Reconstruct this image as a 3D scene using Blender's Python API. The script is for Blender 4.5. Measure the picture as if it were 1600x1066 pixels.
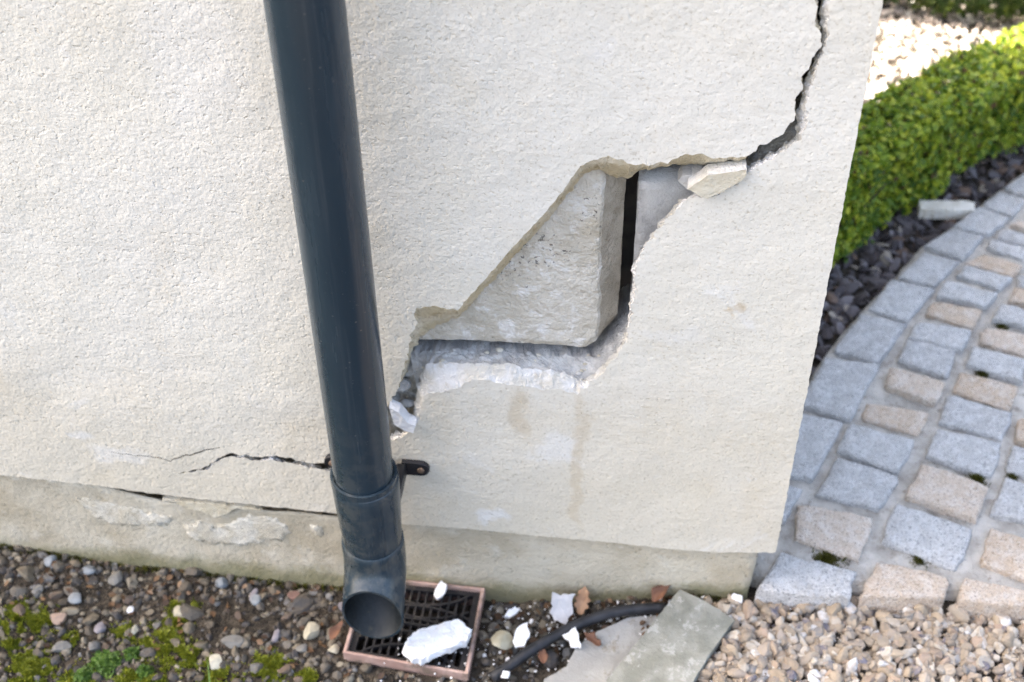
import bpy, math, random
import numpy as np
from mathutils import Matrix, Vector, noise as mnoise
from mathutils.geometry import delaunay_2d_cdt

SC = bpy.context.scene
for o in list(bpy.data.objects):
    bpy.data.objects.remove(o)

# ------------------------------------------------------------------ camera
cam_d = bpy.data.cameras.new('camera')
cam = bpy.data.objects.new('camera', cam_d)
SC.collection.objects.link(cam)
SC.camera = cam
CAM_LOC = (0.29241, -1.08, 1.485235)
cam.matrix_world = Matrix((
    (0.99378885, -0.06986150, 0.08662044, CAM_LOC[0]),
    (0.11088252, 0.68755916, -0.71761234, CAM_LOC[1]),
    (-0.00942321, 0.72275983, 0.69103504, CAM_LOC[2]),
    (0, 0, 0, 1)))
cam_d.sensor_width = 36.0
cam_d.lens = 49.5
cam_d.clip_start = 0.05
cam_d.clip_end = 500.0
cam_d.dof.use_dof = True
cam_d.dof.focus_distance = 1.40
cam_d.dof.aperture_fstop = 4.5
cam_d.dof.aperture_blades = 7

# ------------------------------------------------------------------ sky, sun, exposure
SUN_EL = math.radians(46)
SUN_DIR = Vector((-0.955, 0.297, 0)).normalized()        # horizontal direction towards the sun
world = bpy.data.worlds.new('World')
SC.world = world
world.use_nodes = True
wn = world.node_tree
bg = wn.nodes['Background']
sky = wn.nodes.new('ShaderNodeTexSky')
sky.sky_type = 'NISHITA'
sky.sun_disc = False
sky.sun_elevation = SUN_EL
sky.sun_rotation = math.atan2(SUN_DIR.x, SUN_DIR.y)
sky.air_density = 1.0
sky.dust_density = 9.0
sky.ozone_density = 0.2
wn.links.new(sky.outputs[0], bg.inputs[0])
bg.inputs[1].default_value = 0.12
sun_d = bpy.data.lights.new('sun', 'SUN')
sun_d.energy = 5.0
sun_d.angle = math.radians(0.55)
sun_d.color = (1.0, 0.93, 0.82)
sun = bpy.data.objects.new('sun', sun_d)
SC.collection.objects.link(sun)
to_sun = Vector((SUN_DIR.x * math.cos(SUN_EL), SUN_DIR.y * math.cos(SUN_EL), math.sin(SUN_EL)))
sun.rotation_euler = to_sun.to_track_quat('Z', 'Y').to_euler()
vs = SC.view_settings
vs.view_transform = 'Standard'
vs.look = 'None'
vs.gamma = 1.0
vs.use_curve_mapping = False
vs.exposure = 2.9
SC.cycles.use_denoising = True
SC.cycles.denoiser = 'OPENIMAGEDENOISE'
SC.cycles.denoising_prefilter = 'NONE'
SC.cycles.adaptive_threshold = 0.02
SC.cycles.max_bounces = 5
SC.cycles.sample_clamp_indirect = 6.0

rng = np.random.default_rng(7)
random.seed(7)

DATA = {"edge_upper":[[425.5,869.3,425.5,869.3],[427.6,857.8,427.6,857.8],[427.4,844.1,427.4,844.1],[432.4,835.0,432.4,835.0],[434.2,826.2,434.2,826.2],[434.2,818.5,434.2,818.5],[429.2,810.5,429.2,810.5],[427.7,801.3,427.7,801.3],[424.3,793.8,424.3,793.8],[424.0,779.1,424.0,779.1],[422.2,766.8,422.2,766.8],[423.0,755.9,423.0,755.9],[422.0,746.1,422.0,746.1],[415.7,736.6,415.7,736.6],[409.9,727.7,409.9,727.7],[399.7,720.5,399.7,720.5],[389.7,710.4,389.7,710.4],[382.1,704.1,383.3,677.7],[369.2,703.1,367.6,675.8],[357.0,700.8,353.9,673.3],[343.9,702.1,341.9,670.2],[330.2,701.8,333.3,670.3],[320.6,696.0,322.4,668.0],[312.0,690.2,311.5,666.4],[295.4,686.7,297.5,663.9],[282.1,687.2,287.7,660.8],[270.6,688.6,277.1,650.8],[262.7,691.0,266.6,648.4],[256.4,695.8,258.3,651.7],[247.6,690.7,251.3,655.8],[236.8,686.2,241.9,656.7],[229.7,681.9,234.4,654.6],[214.9,653.4,217.4,626.6],[197.2,623.8,199.9,596.1],[178.2,596.4,180.5,567.9],[159.3,568.2,161.1,538.8],[139.8,537.5,141.2,507.1],[122.6,512.2,122.8,481.0],[104.8,484.5,104.6,454.3],[98.7,486.6,97.3,446.0],[87.9,488.4,84.4,438.1],[70.8,485.9,75.6,432.5],[58.8,480.2,66.8,425.9],[61.4,464.7,62.1,417.7],[50.8,438.3,53.0,408.1],[48.1,416.8,46.0,387.6],[38.8,382.3,35.0,350.9],[29.6,351.9,29.6,351.9],[21.7,333.4,21.7,333.4],[1.5,300.4,1.5,300.4],[-27.9,264.3,-27.9,264.3],[-54.0,232.0,-54.0,232.0],[-70.6,220.9,-70.6,220.9],[-86.4,219.1,-86.4,219.1],[-107.4,225.8,-107.4,225.8],[-129.0,227.9,-129.0,227.9],[-148.4,223.4,-148.4,223.4],[-163.8,225.1,-163.8,225.1],[-179.4,225.6,-179.4,225.6],[-193.1,218.2,-193.1,218.2],[-202.7,207.8,-202.7,207.8],[-210.7,197.5,-210.7,197.5],[-229.4,190.6,-229.4,190.6],[-250.3,181.0,-250.3,181.0]],
"edge_lower":[[-252.2,179.6,-252.2,178.6],[-229.8,188.2,-229.8,176.2],[-210.5,194.0,-210.5,193.0],[-201.6,204.5,-201.6,203.5],[-192.1,214.9,-192.1,202.9],[-178.5,221.1,-178.5,209.1],[-164.6,219.2,-164.6,218.2],[-149.3,216.4,-149.3,204.4],[-129.9,220.9,-129.9,219.9],[-117.8,217.7,-117.8,205.7],[-108.4,217.7,-108.4,205.7],[-94.7,214.6,-94.7,213.6],[-87.3,210.9,-87.3,209.9],[-71.7,210.4,-71.7,198.4],[-55.1,205.4,-55.1,204.4],[-27.3,228.3,-27.3,227.3],[1.8,256.5,1.8,244.5],[17.2,269.4,17.2,269.4],[41.7,287.5,39.4,283.0],[49.7,297.1,44.0,297.7],[54.6,319.0,47.9,324.8],[59.4,339.5,52.0,346.1],[63.9,355.5,55.7,372.1],[77.7,356.9,63.7,387.0],[94.0,365.8,79.8,393.6],[116.0,383.2,114.8,395.1],[136.7,385.3,135.5,397.1],[157.1,377.4,156.0,397.2],[177.7,379.5,176.5,395.3],[199.0,376.7,197.7,393.5],[219.4,376.8,216.8,390.5],[232.9,373.2,229.6,385.8],[246.6,388.6,243.0,384.2],[262.5,411.9,259.2,405.6],[276.6,437.4,273.5,429.3],[283.8,458.9,280.8,451.0],[287.4,495.0,285.2,485.6],[288.9,529.7,286.8,520.7],[288.7,559.0,286.5,552.8],[295.1,583.8,290.8,569.2],[307.4,609.3,302.1,596.7],[321.3,633.5,314.0,617.9],[334.7,651.7,326.3,637.9],[348.6,652.8,342.6,650.0],[363.2,659.3,358.6,655.9],[377.0,672.5,373.7,669.3],[387.0,685.3,384.6,681.4],[398.9,696.5,397.1,692.7],[409.9,707.5,407.8,703.0],[418.2,716.8,415.5,712.3],[426.8,726.7,423.9,720.8],[429.8,738.9,425.4,731.7],[430.4,756.4,425.5,748.5],[430.3,773.4,425.0,765.8],[430.9,790.2,425.6,782.8],[433.1,806.8,430.7,799.7],[436.9,818.7,436.9,811.2],[435.0,828.2,436.1,820.9],[435.4,833.3,435.3,826.0],[434.9,844.6,431.0,837.1],[434.0,858.2,430.8,850.9],[434.0,869.8,429.1,862.6]],
"drip":[[-486.8,149.3],[-355.4,144.3],[-277.9,136.5],[-239.0,133.9],[-160.9,132.4],[-61.0,128.8],[23.4,118.3],[105.8,118.9],[181.1,116.2],[284.9,116.0],[346.8,112.9],[409.6,113.7],[479.7,120.6]],
"branch_crack":[[-190.6,234.6],[-210.3,228.9],[-227.8,218.9],[-251.7,209.1],[-257.7,202.6],[-270.8,209.2],[-296.5,208.6],[-331.1,211.6]],
"flap":[[-282.4,125.2],[-266.4,122.2],[-250.2,110.4],[-235.4,109.8],[-219.1,97.9],[-206.2,105.8],[-187.5,120.7],[-156.5,119.6],[-164.1,123.7],[-242.7,125.1]],
"smear":[[[-263.0,78.4],[-255.3,74.2],[-239.4,78.8],[-224.4,67.8],[-203.5,83.4],[-180.4,99.1],[-151.3,100.2],[-135.9,92.0],[-125.8,72.7],[-140.1,57.8],[-166.1,51.8],[-193.1,40.3],[-227.3,38.4],[-252.6,40.4],[-263.7,54.8]],[[-400.4,107.1],[-375.6,105.1],[-335.1,97.5],[-303.2,88.7],[-277.1,84.3],[-294.7,66.5],[-338.8,58.3],[-375.5,66.6],[-392.1,87.8]],[[-98.2,89.1],[-87.6,95.6],[-83.1,75.7],[-92.1,69.3]]],
"fragment":[[332.4,667.7],[344.6,679.9],[349.6,684.7],[369.3,690.6],[384.2,694.7],[384.8,688.8],[381.5,681.1],[367.8,668.8],[351.9,657.7],[345.1,660.2]],
"grey_bit":[[323.2,663.2],[326.5,668.8],[343.8,672.3],[351.9,669.1],[339.3,652.9],[331.8,653.9]],
"flake":[[23.0,336.6],[33.5,329.4],[42.0,313.4],[50.6,309.0],[48.4,296.9],[38.9,299.1],[26.3,309.5]],
"block_left":[[45.3,406.4],[87.2,410.4],[137.1,412.3],[193.8,413.0],[236.7,413.2],[250.4,423.3],[247.7,629.0],[245.8,648.5]],
"gap_left":[[273.6,441.3],[270.6,629.8]],
"gap_right":[[285.8,465.5],[285.6,648.5]],
"block_right_top":[[286.1,650.8],[335.5,656.0]],
"mortar_b":[[41.4,383.4],[85.3,390.7],[135.9,392.7],[193.2,393.4],[246.6,395.7],[259.9,417.6],[274.9,444.9],[285.7,462.8]],
"setts":{"border":[[884.7,865.4,922.9,906.3,955.9,883.0,916.9,844.4],[842.8,813.1,877.0,854.2,915.6,835.7,885.9,792.2],[792.1,754.7,835.9,807.3,880.6,783.3,842.4,738.6],[740.1,699.5,787.4,749.3,834.7,732.9,795.9,675.2],[694.7,623.5,737.9,686.6,788.1,666.6,744.5,605.9],[641.2,542.6,681.2,613.0,742.6,596.8,696.4,522.5],[584.5,445.9,627.9,528.3,693.8,513.7,646.8,426.7],[530.4,332.0,569.5,422.8,646.3,420.0,598.4,307.9],[507.5,313.4,587.3,298.2,539.8,191.0,483.1,200.0],[474.3,184.3,526.4,171.7,502.9,116.7,465.0,125.7]],
"g":[[501.4,62.0,584.6,41.3,575.2,2.8,469.7,2.5],[580.1,231.9,653.2,207.3,626.1,150.1,549.8,169.6],[599.3,294.5,683.1,275.5,655.0,218.9,581.7,246.1],[696.4,480.5,758.4,463.6,740.5,408.6,678.6,435.3],[713.7,515.7,786.6,507.7,767.7,464.5,696.8,484.7],[764.7,613.9,834.1,592.7,814.1,563.0,748.7,581.1],[796.7,656.7,861.8,634.3,841.5,605.3,785.1,632.6],[846.6,724.5,899.2,710.6,887.0,681.2,837.2,706.0],[870.0,757.6,914.4,745.7,900.9,721.9,857.8,733.6],[653.3,159.4,739.5,128.5,715.0,61.9,629.4,97.1],[719.2,299.6,798.4,283.8,779.3,222.6,701.4,251.4],[741.4,367.5,820.9,340.6,801.3,292.4,726.2,316.1],[788.6,470.7,856.6,453.4,844.9,410.1,776.0,434.6],[838.5,568.3,908.6,552.5,890.2,518.2,824.7,535.4],[880.4,642.2,926.0,631.7,914.3,606.7,871.0,617.2],[800.6,219.1,864.6,197.8,844.0,145.8,773.3,157.7],[818.2,278.7,883.3,260.9,867.4,214.8,804.4,234.3]],
"p":[[620.9,59.2,701.3,45.5,694.7,13.4,596.6,6.0],[727.9,44.3,804.3,32.6,797.8,9.7,714.6,10.6],[523.7,144.9,614.0,131.5,593.3,64.5,519.3,88.8],[627.1,341.9,707.7,332.7,687.0,290.3,618.9,312.5],[663.0,412.5,735.2,392.4,717.5,351.2,656.4,375.4],[739.3,564.1,809.4,555.3,789.4,515.0,726.2,538.3],[831.2,689.6,885.2,668.6,864.9,642.1,800.8,666.3],[894.0,778.0,938.0,769.3,925.0,750.0,884.2,765.5],[691.7,230.7,769.7,200.2,748.9,145.5,668.6,173.1],[764.8,416.3,838.5,396.6,818.6,349.0,750.8,379.9],[812.0,517.3,880.9,506.2,861.7,463.3,800.0,488.3],[866.8,607.8,920.4,597.0,903.5,567.7,854.3,580.1],[771.3,129.7,845.0,101.9,822.1,47.2,751.9,72.9],[837.0,331.2,896.9,316.7,882.7,272.4,822.4,289.8]]},"moss_joint":[[557.1,63.8,26],[673.7,69.8,14],[796.0,427.3,12],[796.4,354.2,14],[763.7,218.7,14],[808.2,225.6,12],[809.6,477.0,10],[837.3,525.4,10]],
"pale_stone":[[745.3,809.6],[818.7,816.9],[822.9,800.5],[746.5,779.5]],
"slab":[[370.6,2.3],[401.3,-11.3],[439.4,-36.3],[411.5,-86.0],[386.3,-137.2],[337.7,-209.2],[234.8,-220.1],[281.9,-148.2]],
"slab_low":[[311.2,-26.9],[347.2,-21.2],[372.3,-57.0],[338.4,-194.8],[203.9,-209.0],[211.5,-129.5],[237.0,-108.5],[246.5,-79.7],[272.5,-53.2]],
"cable":[[146.9,-125.7],[169.8,-106.7],[195.3,-85.4],[221.4,-65.6],[247.9,-47.5],[275.1,-34.0],[298.7,-25.6],[322.7,-20.2],[354.7,-14.9]],
"chips":{"big":[75.3,-93.6],
"rim":[65.9,-9.5],
"a":[161.0,-35.4],
"b":[177.7,-69.5],
"c":[241.2,-72.7],
"d":[224.2,-21.9],
"leaf_tan":[249.4,-10.4],
"leaf_rust":[348.6,0.7],
"leaf_orange":[-56.0,-79.3],
"leaf_red":[265.7,-71.0],
"leaf_e":[206.3,-91.1],
"e":[163.9,-125.1],
"f":[441.6,-3.4],
"tan_stone":[154.2,-75.8]},"moss":[[-276.0,-107.3,34],[-268.0,-77.1,16],[-242.3,-122.9,26],[-442.7,-100.4,26],[-427.4,-176.3,32],[-253.5,-53.6,12],[-279.2,-53.3,10],[-133.0,-132.2,30],[-193.3,-151.6,24],[-82.1,-141.7,18],[-303.2,-166.9,20],[-463.1,-136.6,14],[-393.5,-119.6,14],[-207.7,-128.8,14]],
"weed":[[-338.3,-147.3,40],[-360.2,-168.3,30],[-310.6,-130.1,22],[-286.1,-155.8,24]],
"pebbles":[[-332.8,-64.5,11,10,0],[-457.5,-8.3,18,17,1],[-226.5,-8.4,22,16,1],[-406.2,-60.1,24,15,1],[-416.8,-93.3,24,17,2],[-319.8,-97.8,14,20,3],[-266.8,-63.6,19,18,4],[-187.7,-101.4,36,18,5],[-202.0,-131.5,20,20,3],[-175.4,-30.8,16,16,1],[-179.9,-23.1,12,20,6],[-92.2,-74.0,24,24,4],[-98.5,-101.7,17,15,5],[-361.7,-98.3,17,15,6],[-403.1,-13.2,22,14,1],[-400.1,-133.4,30,16,5],[-60.3,-26.9,18,14,6],[-126.3,-15.5,26,14,7],[-58.4,-97.5,18,14,4],[-0.6,-100.9,1,1,9],[-457.9,-55.3,18,12,5],[-136.2,-81.5,12,22,6],[-367.7,-20.0,24,22,5]],
"ctl":{"bl_side":[-459.7,-188.9]}}


# ------------------------------------------------------------------ mesh helpers
def link(o, parent=None):
    SC.collection.objects.link(o)
    if parent is not None:
        o.parent = parent
    return o

def fast_mesh(name, v, f, mats=(), midx=None, smooth=False):
    """v (n,3), f either (m,3)/(m,4) int array or list of lists"""
    me = bpy.data.meshes.new(name)
    v = np.asarray(v, np.float32)
    if isinstance(f, np.ndarray):
        k = f.shape[1]
        me.vertices.add(len(v)); me.vertices.foreach_set('co', v.ravel())
        me.loops.add(f.size); me.loops.foreach_set('vertex_index', f.astype(np.int32).ravel())
        me.polygons.add(len(f))
        me.polygons.foreach_set('loop_start', np.arange(0, f.size, k, dtype=np.int32))
        me.polygons.foreach_set('loop_total', np.full(len(f), k, np.int32))
    else:
        me.from_pydata([tuple(map(float, p)) for p in v], [], f)
    for m in mats:
        me.materials.append(m)
    if midx is not None:
        me.polygons.foreach_set('material_index', np.asarray(midx, np.int32))
    me.update(calc_edges=True)
    me.validate()
    me.polygons.foreach_set('use_smooth', np.full(len(me.polygons), smooth))
    return me

def obj(name, v, f, mats, parent=None, loc=None, midx=None, smooth=False, bevel=0.0):
    """vertices are given in world space; the object sits at loc, or shares its parent's origin"""
    if not isinstance(mats, (list, tuple)):
        mats = (mats,)
    base = np.array(loc if loc is not None else (0, 0, 0), float)
    par_loc = np.zeros(3)
    p = parent
    while p is not None:
        par_loc += np.array(p.location)
        p = p.parent
    v = np.asarray(v, float) - par_loc - base
    o = bpy.data.objects.new(name, fast_mesh(name, v, f, mats, midx, smooth))
    o.location = base
    link(o, parent)
    if bevel:
        b = o.modifiers.new('bevel', 'BEVEL'); b.width = bevel; b.segments = 2; b.limit_method = 'ANGLE'
    return o

def empty(name, loc):
    o = bpy.data.objects.new(name, None)
    o.location = loc
    o.empty_display_size = 0.05
    return link(o)

def tag(o, label=None, cat=None, group=None, kind=None):
    if label: o['label'] = label
    if cat: o['category'] = cat
    if group: o['group'] = group
    if kind: o['kind'] = kind
    return o

def fbm(p, s, octv=3, seed=0.0):
    q = Vector((p[0] * s + seed, p[1] * s + seed * 1.7, p[2] * s - seed))
    a, t, r = 1.0, 0.0, 0.0
    for _ in range(octv):
        r += a * mnoise.noise(q); t += a
        q = q * 2.03; a *= 0.5
    return r / t

def in_poly(pts, poly):
    x, y = pts[:, 0], pts[:, 1]
    inside = np.zeros(len(pts), bool)
    n = len(poly)
    for i in range(n):
        x1, y1 = poly[i]; x2, y2 = poly[(i + 1) % n]
        c = ((y1 > y) != (y2 > y))
        with np.errstate(divide='ignore', invalid='ignore'):
            xi = (x2 - x1) * (y - y1) / (y2 - y1 + 1e-15) + x1
        inside ^= c & (x < xi)
    return inside

def resample(pts, step, jag=0.0, seed=0.0, closed=False):
    """pts (n,k): the first two columns are the plane; returns a denser polyline with jagged noise in all columns"""
    P = np.asarray(pts, float)
    if closed:
        P = np.vstack([P, P[:1]])
    out = []
    for i in range(len(P) - 1):
        L = np.linalg.norm(P[i + 1, :2] - P[i, :2])
        n = max(1, int(round(L / step)))
        for j in range(n):
            out.append(P[i] + (P[i + 1] - P[i]) * j / n)
    if not closed:
        out.append(P[-1])
    out = np.array(out)
    if jag:
        for k, q in enumerate(out):
            for c in range(0, out.shape[1], 2):
                q[c] += jag * fbm((q[c], q[c + 1], 3.1 + c), 110, 2, seed)
                q[c + 1] += jag * fbm((q[c], q[c + 1], 9.4 + c), 110, 2, seed + 5)
    return out

def triangulate(outline, spacing, holes=(), margin=0.45):
    """constrained triangulation of a 2D outline with jittered inner points; outline vertices keep their index"""
    P = np.asarray(outline, float)
    lo, hi = P.min(0), P.max(0)
    gx, gy = np.meshgrid(np.arange(lo[0] + spacing / 2, hi[0], spacing), np.arange(lo[1] + spacing / 2, hi[1], spacing * 0.87))
    gx[::2] += spacing / 2
    g = np.stack([gx.ravel(), gy.ravel()], 1) + rng.uniform(-.25, .25, (gx.size, 2)) * spacing
    g = g[in_poly(g, P)]
    for H in holes:
        g = g[~in_poly(g, H)]
    loops = [P] + [np.asarray(H, float) for H in holes]
    ring = np.vstack(loops)
    # keep inner points away from the outline
    cell = {}
    s = spacing
    for q in ring:
        cell.setdefault((int(q[0] // s), int(q[1] // s)), []).append(q)
    keep = []
    for q in g:
        cx, cy = int(q[0] // s), int(q[1] // s)
        ok = True
        for a in (-1, 0, 1):
            for b in (-1, 0, 1):
                for r in cell.get((cx + a, cy + b), ()):
                    if (r[0] - q[0]) ** 2 + (r[1] - q[1]) ** 2 < (margin * s) ** 2:
                        ok = False
        keep.append(ok)
    g = g[np.array(keep, bool)] if len(g) else g
    allp = np.vstack([ring, g]) if len(g) else ring
    edges, st = [], 0
    for L in loops:
        k = len(L)
        edges += [(st + i, st + (i + 1) % k) for i in range(k)]
        st += k
    n = len(ring)
    res = delaunay_2d_cdt([Vector(p) for p in allp], edges, [], 0, 1e-7)
    vo, fo, orig = res[0], res[2], res[3]
    V = np.array([(p.x, p.y) for p in vo])
    F = np.array([f for f in fo if len(f) == 3], int)
    cen = V[F].mean(1)
    ok = in_poly(cen, P)
    for H in loops[1:]:
        ok &= ~in_poly(cen, H)
    F = F[ok]
    back = {}
    for i, og in enumerate(orig):
        for k in og:
            back[k] = i
    return V, F, [back[i] for i in range(n)]

def prism(outline, y0, y1, spacing=0.01, amp=0.0, seed=0.0, edge_rows=2, shrink=0.0):
    """a slab standing in the wall plane: outline in (x,z), front at y0 and back at y1, rough all round"""
    P = np.asarray(outline, float)
    V, F, idx = triangulate(P, spacing)
    c = P.mean(0)
    fv = np.array([(q[0], y0 + amp * fbm((q[0], 0, q[1]), 90, 3, seed), q[1]) for q in V])
    bq = c + (V - c) * (1 - shrink)
    bv = np.array([(q[0], y1 + amp * fbm((q[0], 4, q[1]), 90, 3, seed), q[1]) for q in bq])
    verts = [fv, bv]
    faces = [F[:, ::-1], F + len(V)] if orient(P) else [F, F[:, ::-1] + len(V)]
    base = 2 * len(V)
    n = len(P)
    rows = [np.array(idx)]
    for r in range(1, edge_rows + 1):
        t = r / (edge_rows + 1)
        ring = []
        for k in range(n):
            a, b = fv[idx[k]], bv[idx[k]]
            q = a + (b - a) * t
            d = np.array([P[k][0] - c[0], 0, P[k][1] - c[1]]); d /= np.linalg.norm(d) + 1e-9
            ring.append(q + d * amp * 1.5 * (0.3 + fbm(q, 120, 2, seed + 2)))
        verts.append(np.array(ring))
        rows.append(np.arange(base, base + n)); base += n
    rows.append(np.array(idx) + len(V))
    for a, b in zip(rows[:-1], rows[1:]):
        q = np.stack([a, np.roll(a, -1), np.roll(b, -1)], 1), np.stack([a, np.roll(b, -1), b], 1)
        faces += list(q)
    return np.vstack(verts), np.vstack(faces)

def orient(P):
    x, y = P[:, 0], P[:, 1]
    return (x * np.roll(y, -1) - np.roll(x, -1) * y).sum() < 0

def fix_normals(o):
    import bmesh
    bm = bmesh.new(); bm.from_mesh(o.data)
    bmesh.ops.recalc_face_normals(bm, faces=bm.faces)
    bm.to_mesh(o.data); bm.free()

def box_vf(x0, x1, y0, y1, z0, z1):
    v = [(x0, y0, z0), (x1, y0, z0), (x1, y1, z0), (x0, y1, z0), (x0, y0, z1), (x1, y0, z1), (x1, y1, z1), (x0, y1, z1)]
    f = [(0, 3, 2, 1), (4, 5, 6, 7), (0, 1, 5, 4), (1, 2, 6, 5), (2, 3, 7, 6), (3, 0, 4, 7)]
    return np.array(v, float), np.array(f)

def join(*parts):
    vs_, fs_, n = [], [], 0
    for v, f in parts:
        vs_.append(v); fs_.append(np.asarray(f) + n); n += len(v)
    return np.vstack(vs_), np.vstack(fs_)

def tube_path(path, radii, seg=32, cap0=False, cap1=False):
    """sweep a circle along a 3D path with one radius per point"""
    path = np.asarray(path, float); n = len(path)
    t = np.gradient(path, axis=0); t /= np.linalg.norm(t, axis=1)[:, None]
    ref = np.array([1.0, 0, 0])
    if abs(t[0] @ ref) > .9: ref = np.array([0, 0, 1.0])
    verts = []
    for i in range(n):
        u = ref - t[i] * (ref @ t[i]); u /= np.linalg.norm(u); ref = u
        w = np.cross(t[i], u)
        for k in range(seg):
            a = 2 * math.pi * k / seg
            verts.append(path[i] + radii[i] * (math.cos(a) * u + math.sin(a) * w))
    faces = []
    for i in range(n - 1):
        for k in range(seg):
            k2 = (k + 1) % seg
            faces.append((i * seg + k, i * seg + k2, (i + 1) * seg + k2, (i + 1) * seg + k))
    v = np.array(verts)
    if cap0 or cap1:
        fl = [list(f) for f in faces]
        if cap0: fl.append(list(range(seg))[::-1])
        if cap1: fl.append(list(range((n - 1) * seg, n * seg)))
        return v, fl
    return v, np.array(faces)

# ------------------------------------------------------------------ materials
class NT:
    def __init__(s, name):
        s.m = bpy.data.materials.new(name); s.m.use_nodes = True
        s.t = s.m.node_tree; s.b = s.t.nodes['Principled BSDF']
        s.out = s.t.nodes['Material Output']
        s.co = s.t.nodes.new('ShaderNodeTexCoord').outputs['Object']
    def n(s, typ, **kw):
        x = s.t.nodes.new(typ)
        for k, v in kw.items():
            setattr(x, k, v)
        return x
    def l(s, a, b): s.t.links.new(a, b)
    def noise(s, scale, detail=3, rough=.55, vec=None, dist=0.0):
        x = s.n('ShaderNodeTexNoise'); x.inputs['Scale'].default_value = scale
        x.inputs['Detail'].default_value = detail; x.inputs['Roughness'].default_value = rough
        x.inputs['Distortion'].default_value = dist
        s.l(vec if vec is not None else s.co, x.inputs['Vector'])
        return x.outputs['Fac']
    def vor(s, scale, feature='F1', vec=None, out='Distance', rnd=1.0):
        x = s.n('ShaderNodeTexVoronoi'); x.feature = feature; x.inputs['Scale'].default_value = scale
        x.inputs['Randomness'].default_value = rnd
        s.l(vec if vec is not None else s.co, x.inputs['Vector'])
        return x.outputs[out]
    def scaled(s, sx, sy, sz):
        x = s.n('ShaderNodeMapping'); x.inputs['Scale'].default_value = (sx, sy, sz)
        s.l(s.co, x.inputs['Vector']); return x.outputs[0]
    def ramp(s, fac, stops, interp='LINEAR'):
        x = s.n('ShaderNodeValToRGB'); x.color_ramp.interpolation = interp
        e = x.color_ramp.elements
        while len(e) < len(stops): e.new(0.5)
        for el, (p, c) in zip(e, stops):
            el.position = p
            el.color = (c, c, c, 1) if isinstance(c, (int, float)) else (*c, 1)
        s.l(fac, x.inputs[0]); return x.outputs[0]
    def mix(s, fac, a, b, mode='MIX'):
        x = s.n('ShaderNodeMix', data_type='RGBA', blend_type=mode)
        if isinstance(fac, (int, float)): x.inputs[0].default_value = fac
        else: s.l(fac, x.inputs[0])
        for v, i in ((a, 6), (b, 7)):
            if isinstance(v, tuple): x.inputs[i].default_value = (*v, 1)
            else: s.l(v, x.inputs[i])
        return x.outputs[2]
    def math(s, op, a, b=0.0, clamp=False):
        x = s.n('ShaderNodeMath', operation=op); x.use_clamp = clamp
        for v, i in ((a, 0), (b, 1)):
            if isinstance(v, (int, float)): x.inputs[i].default_value = v
            else: s.l(v, x.inputs[i])
        return x.outputs[0]
    def axis(s, k):
        x = s.n('ShaderNodeSeparateXYZ'); s.l(s.co, x.inputs[0]); return x.outputs[k]
    def maprange(s, v, a, b, c=0.0, d=1.0):
        x = s.n('ShaderNodeMapRange'); x.clamp = True; x.interpolation_type = 'SMOOTHSTEP'
        s.l(v, x.inputs[0])
        for i, q in enumerate((a, b, c, d)): x.inputs[i + 1].default_value = q
        return x.outputs[0]
    def island(s):
        return s.n('ShaderNodeNewGeometry').outputs['Random Per Island']
    def objrand(s):
        return s.n('ShaderNodeObjectInfo').outputs['Random']
    def bump(s, h, dist, strength=1.0, prev=None):
        x = s.n('ShaderNodeBump'); x.inputs['Distance'].default_value = dist
        if isinstance(strength, (int, float)): x.inputs['Strength'].default_value = strength
        else: s.l(strength, x.inputs['Strength'])
        s.l(h, x.inputs['Height'])
        if prev is not None: s.l(prev, x.inputs['Normal'])
        return x.outputs[0]
    def done(s, col=None, rough=.8, normal=None, spec=.5):
        if col is not None:
            if isinstance(col, tuple): s.b.inputs['Base Color'].default_value = (*col, 1)
            else: s.l(col, s.b.inputs['Base Color'])
        if isinstance(rough, (int, float)): s.b.inputs['Roughness'].default_value = rough
        else: s.l(rough, s.b.inputs['Roughness'])
        if normal is not None: s.l(normal, s.b.inputs['Normal'])
        s.b.inputs['Specular IOR Level'].default_value = spec
        return s.m

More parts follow.
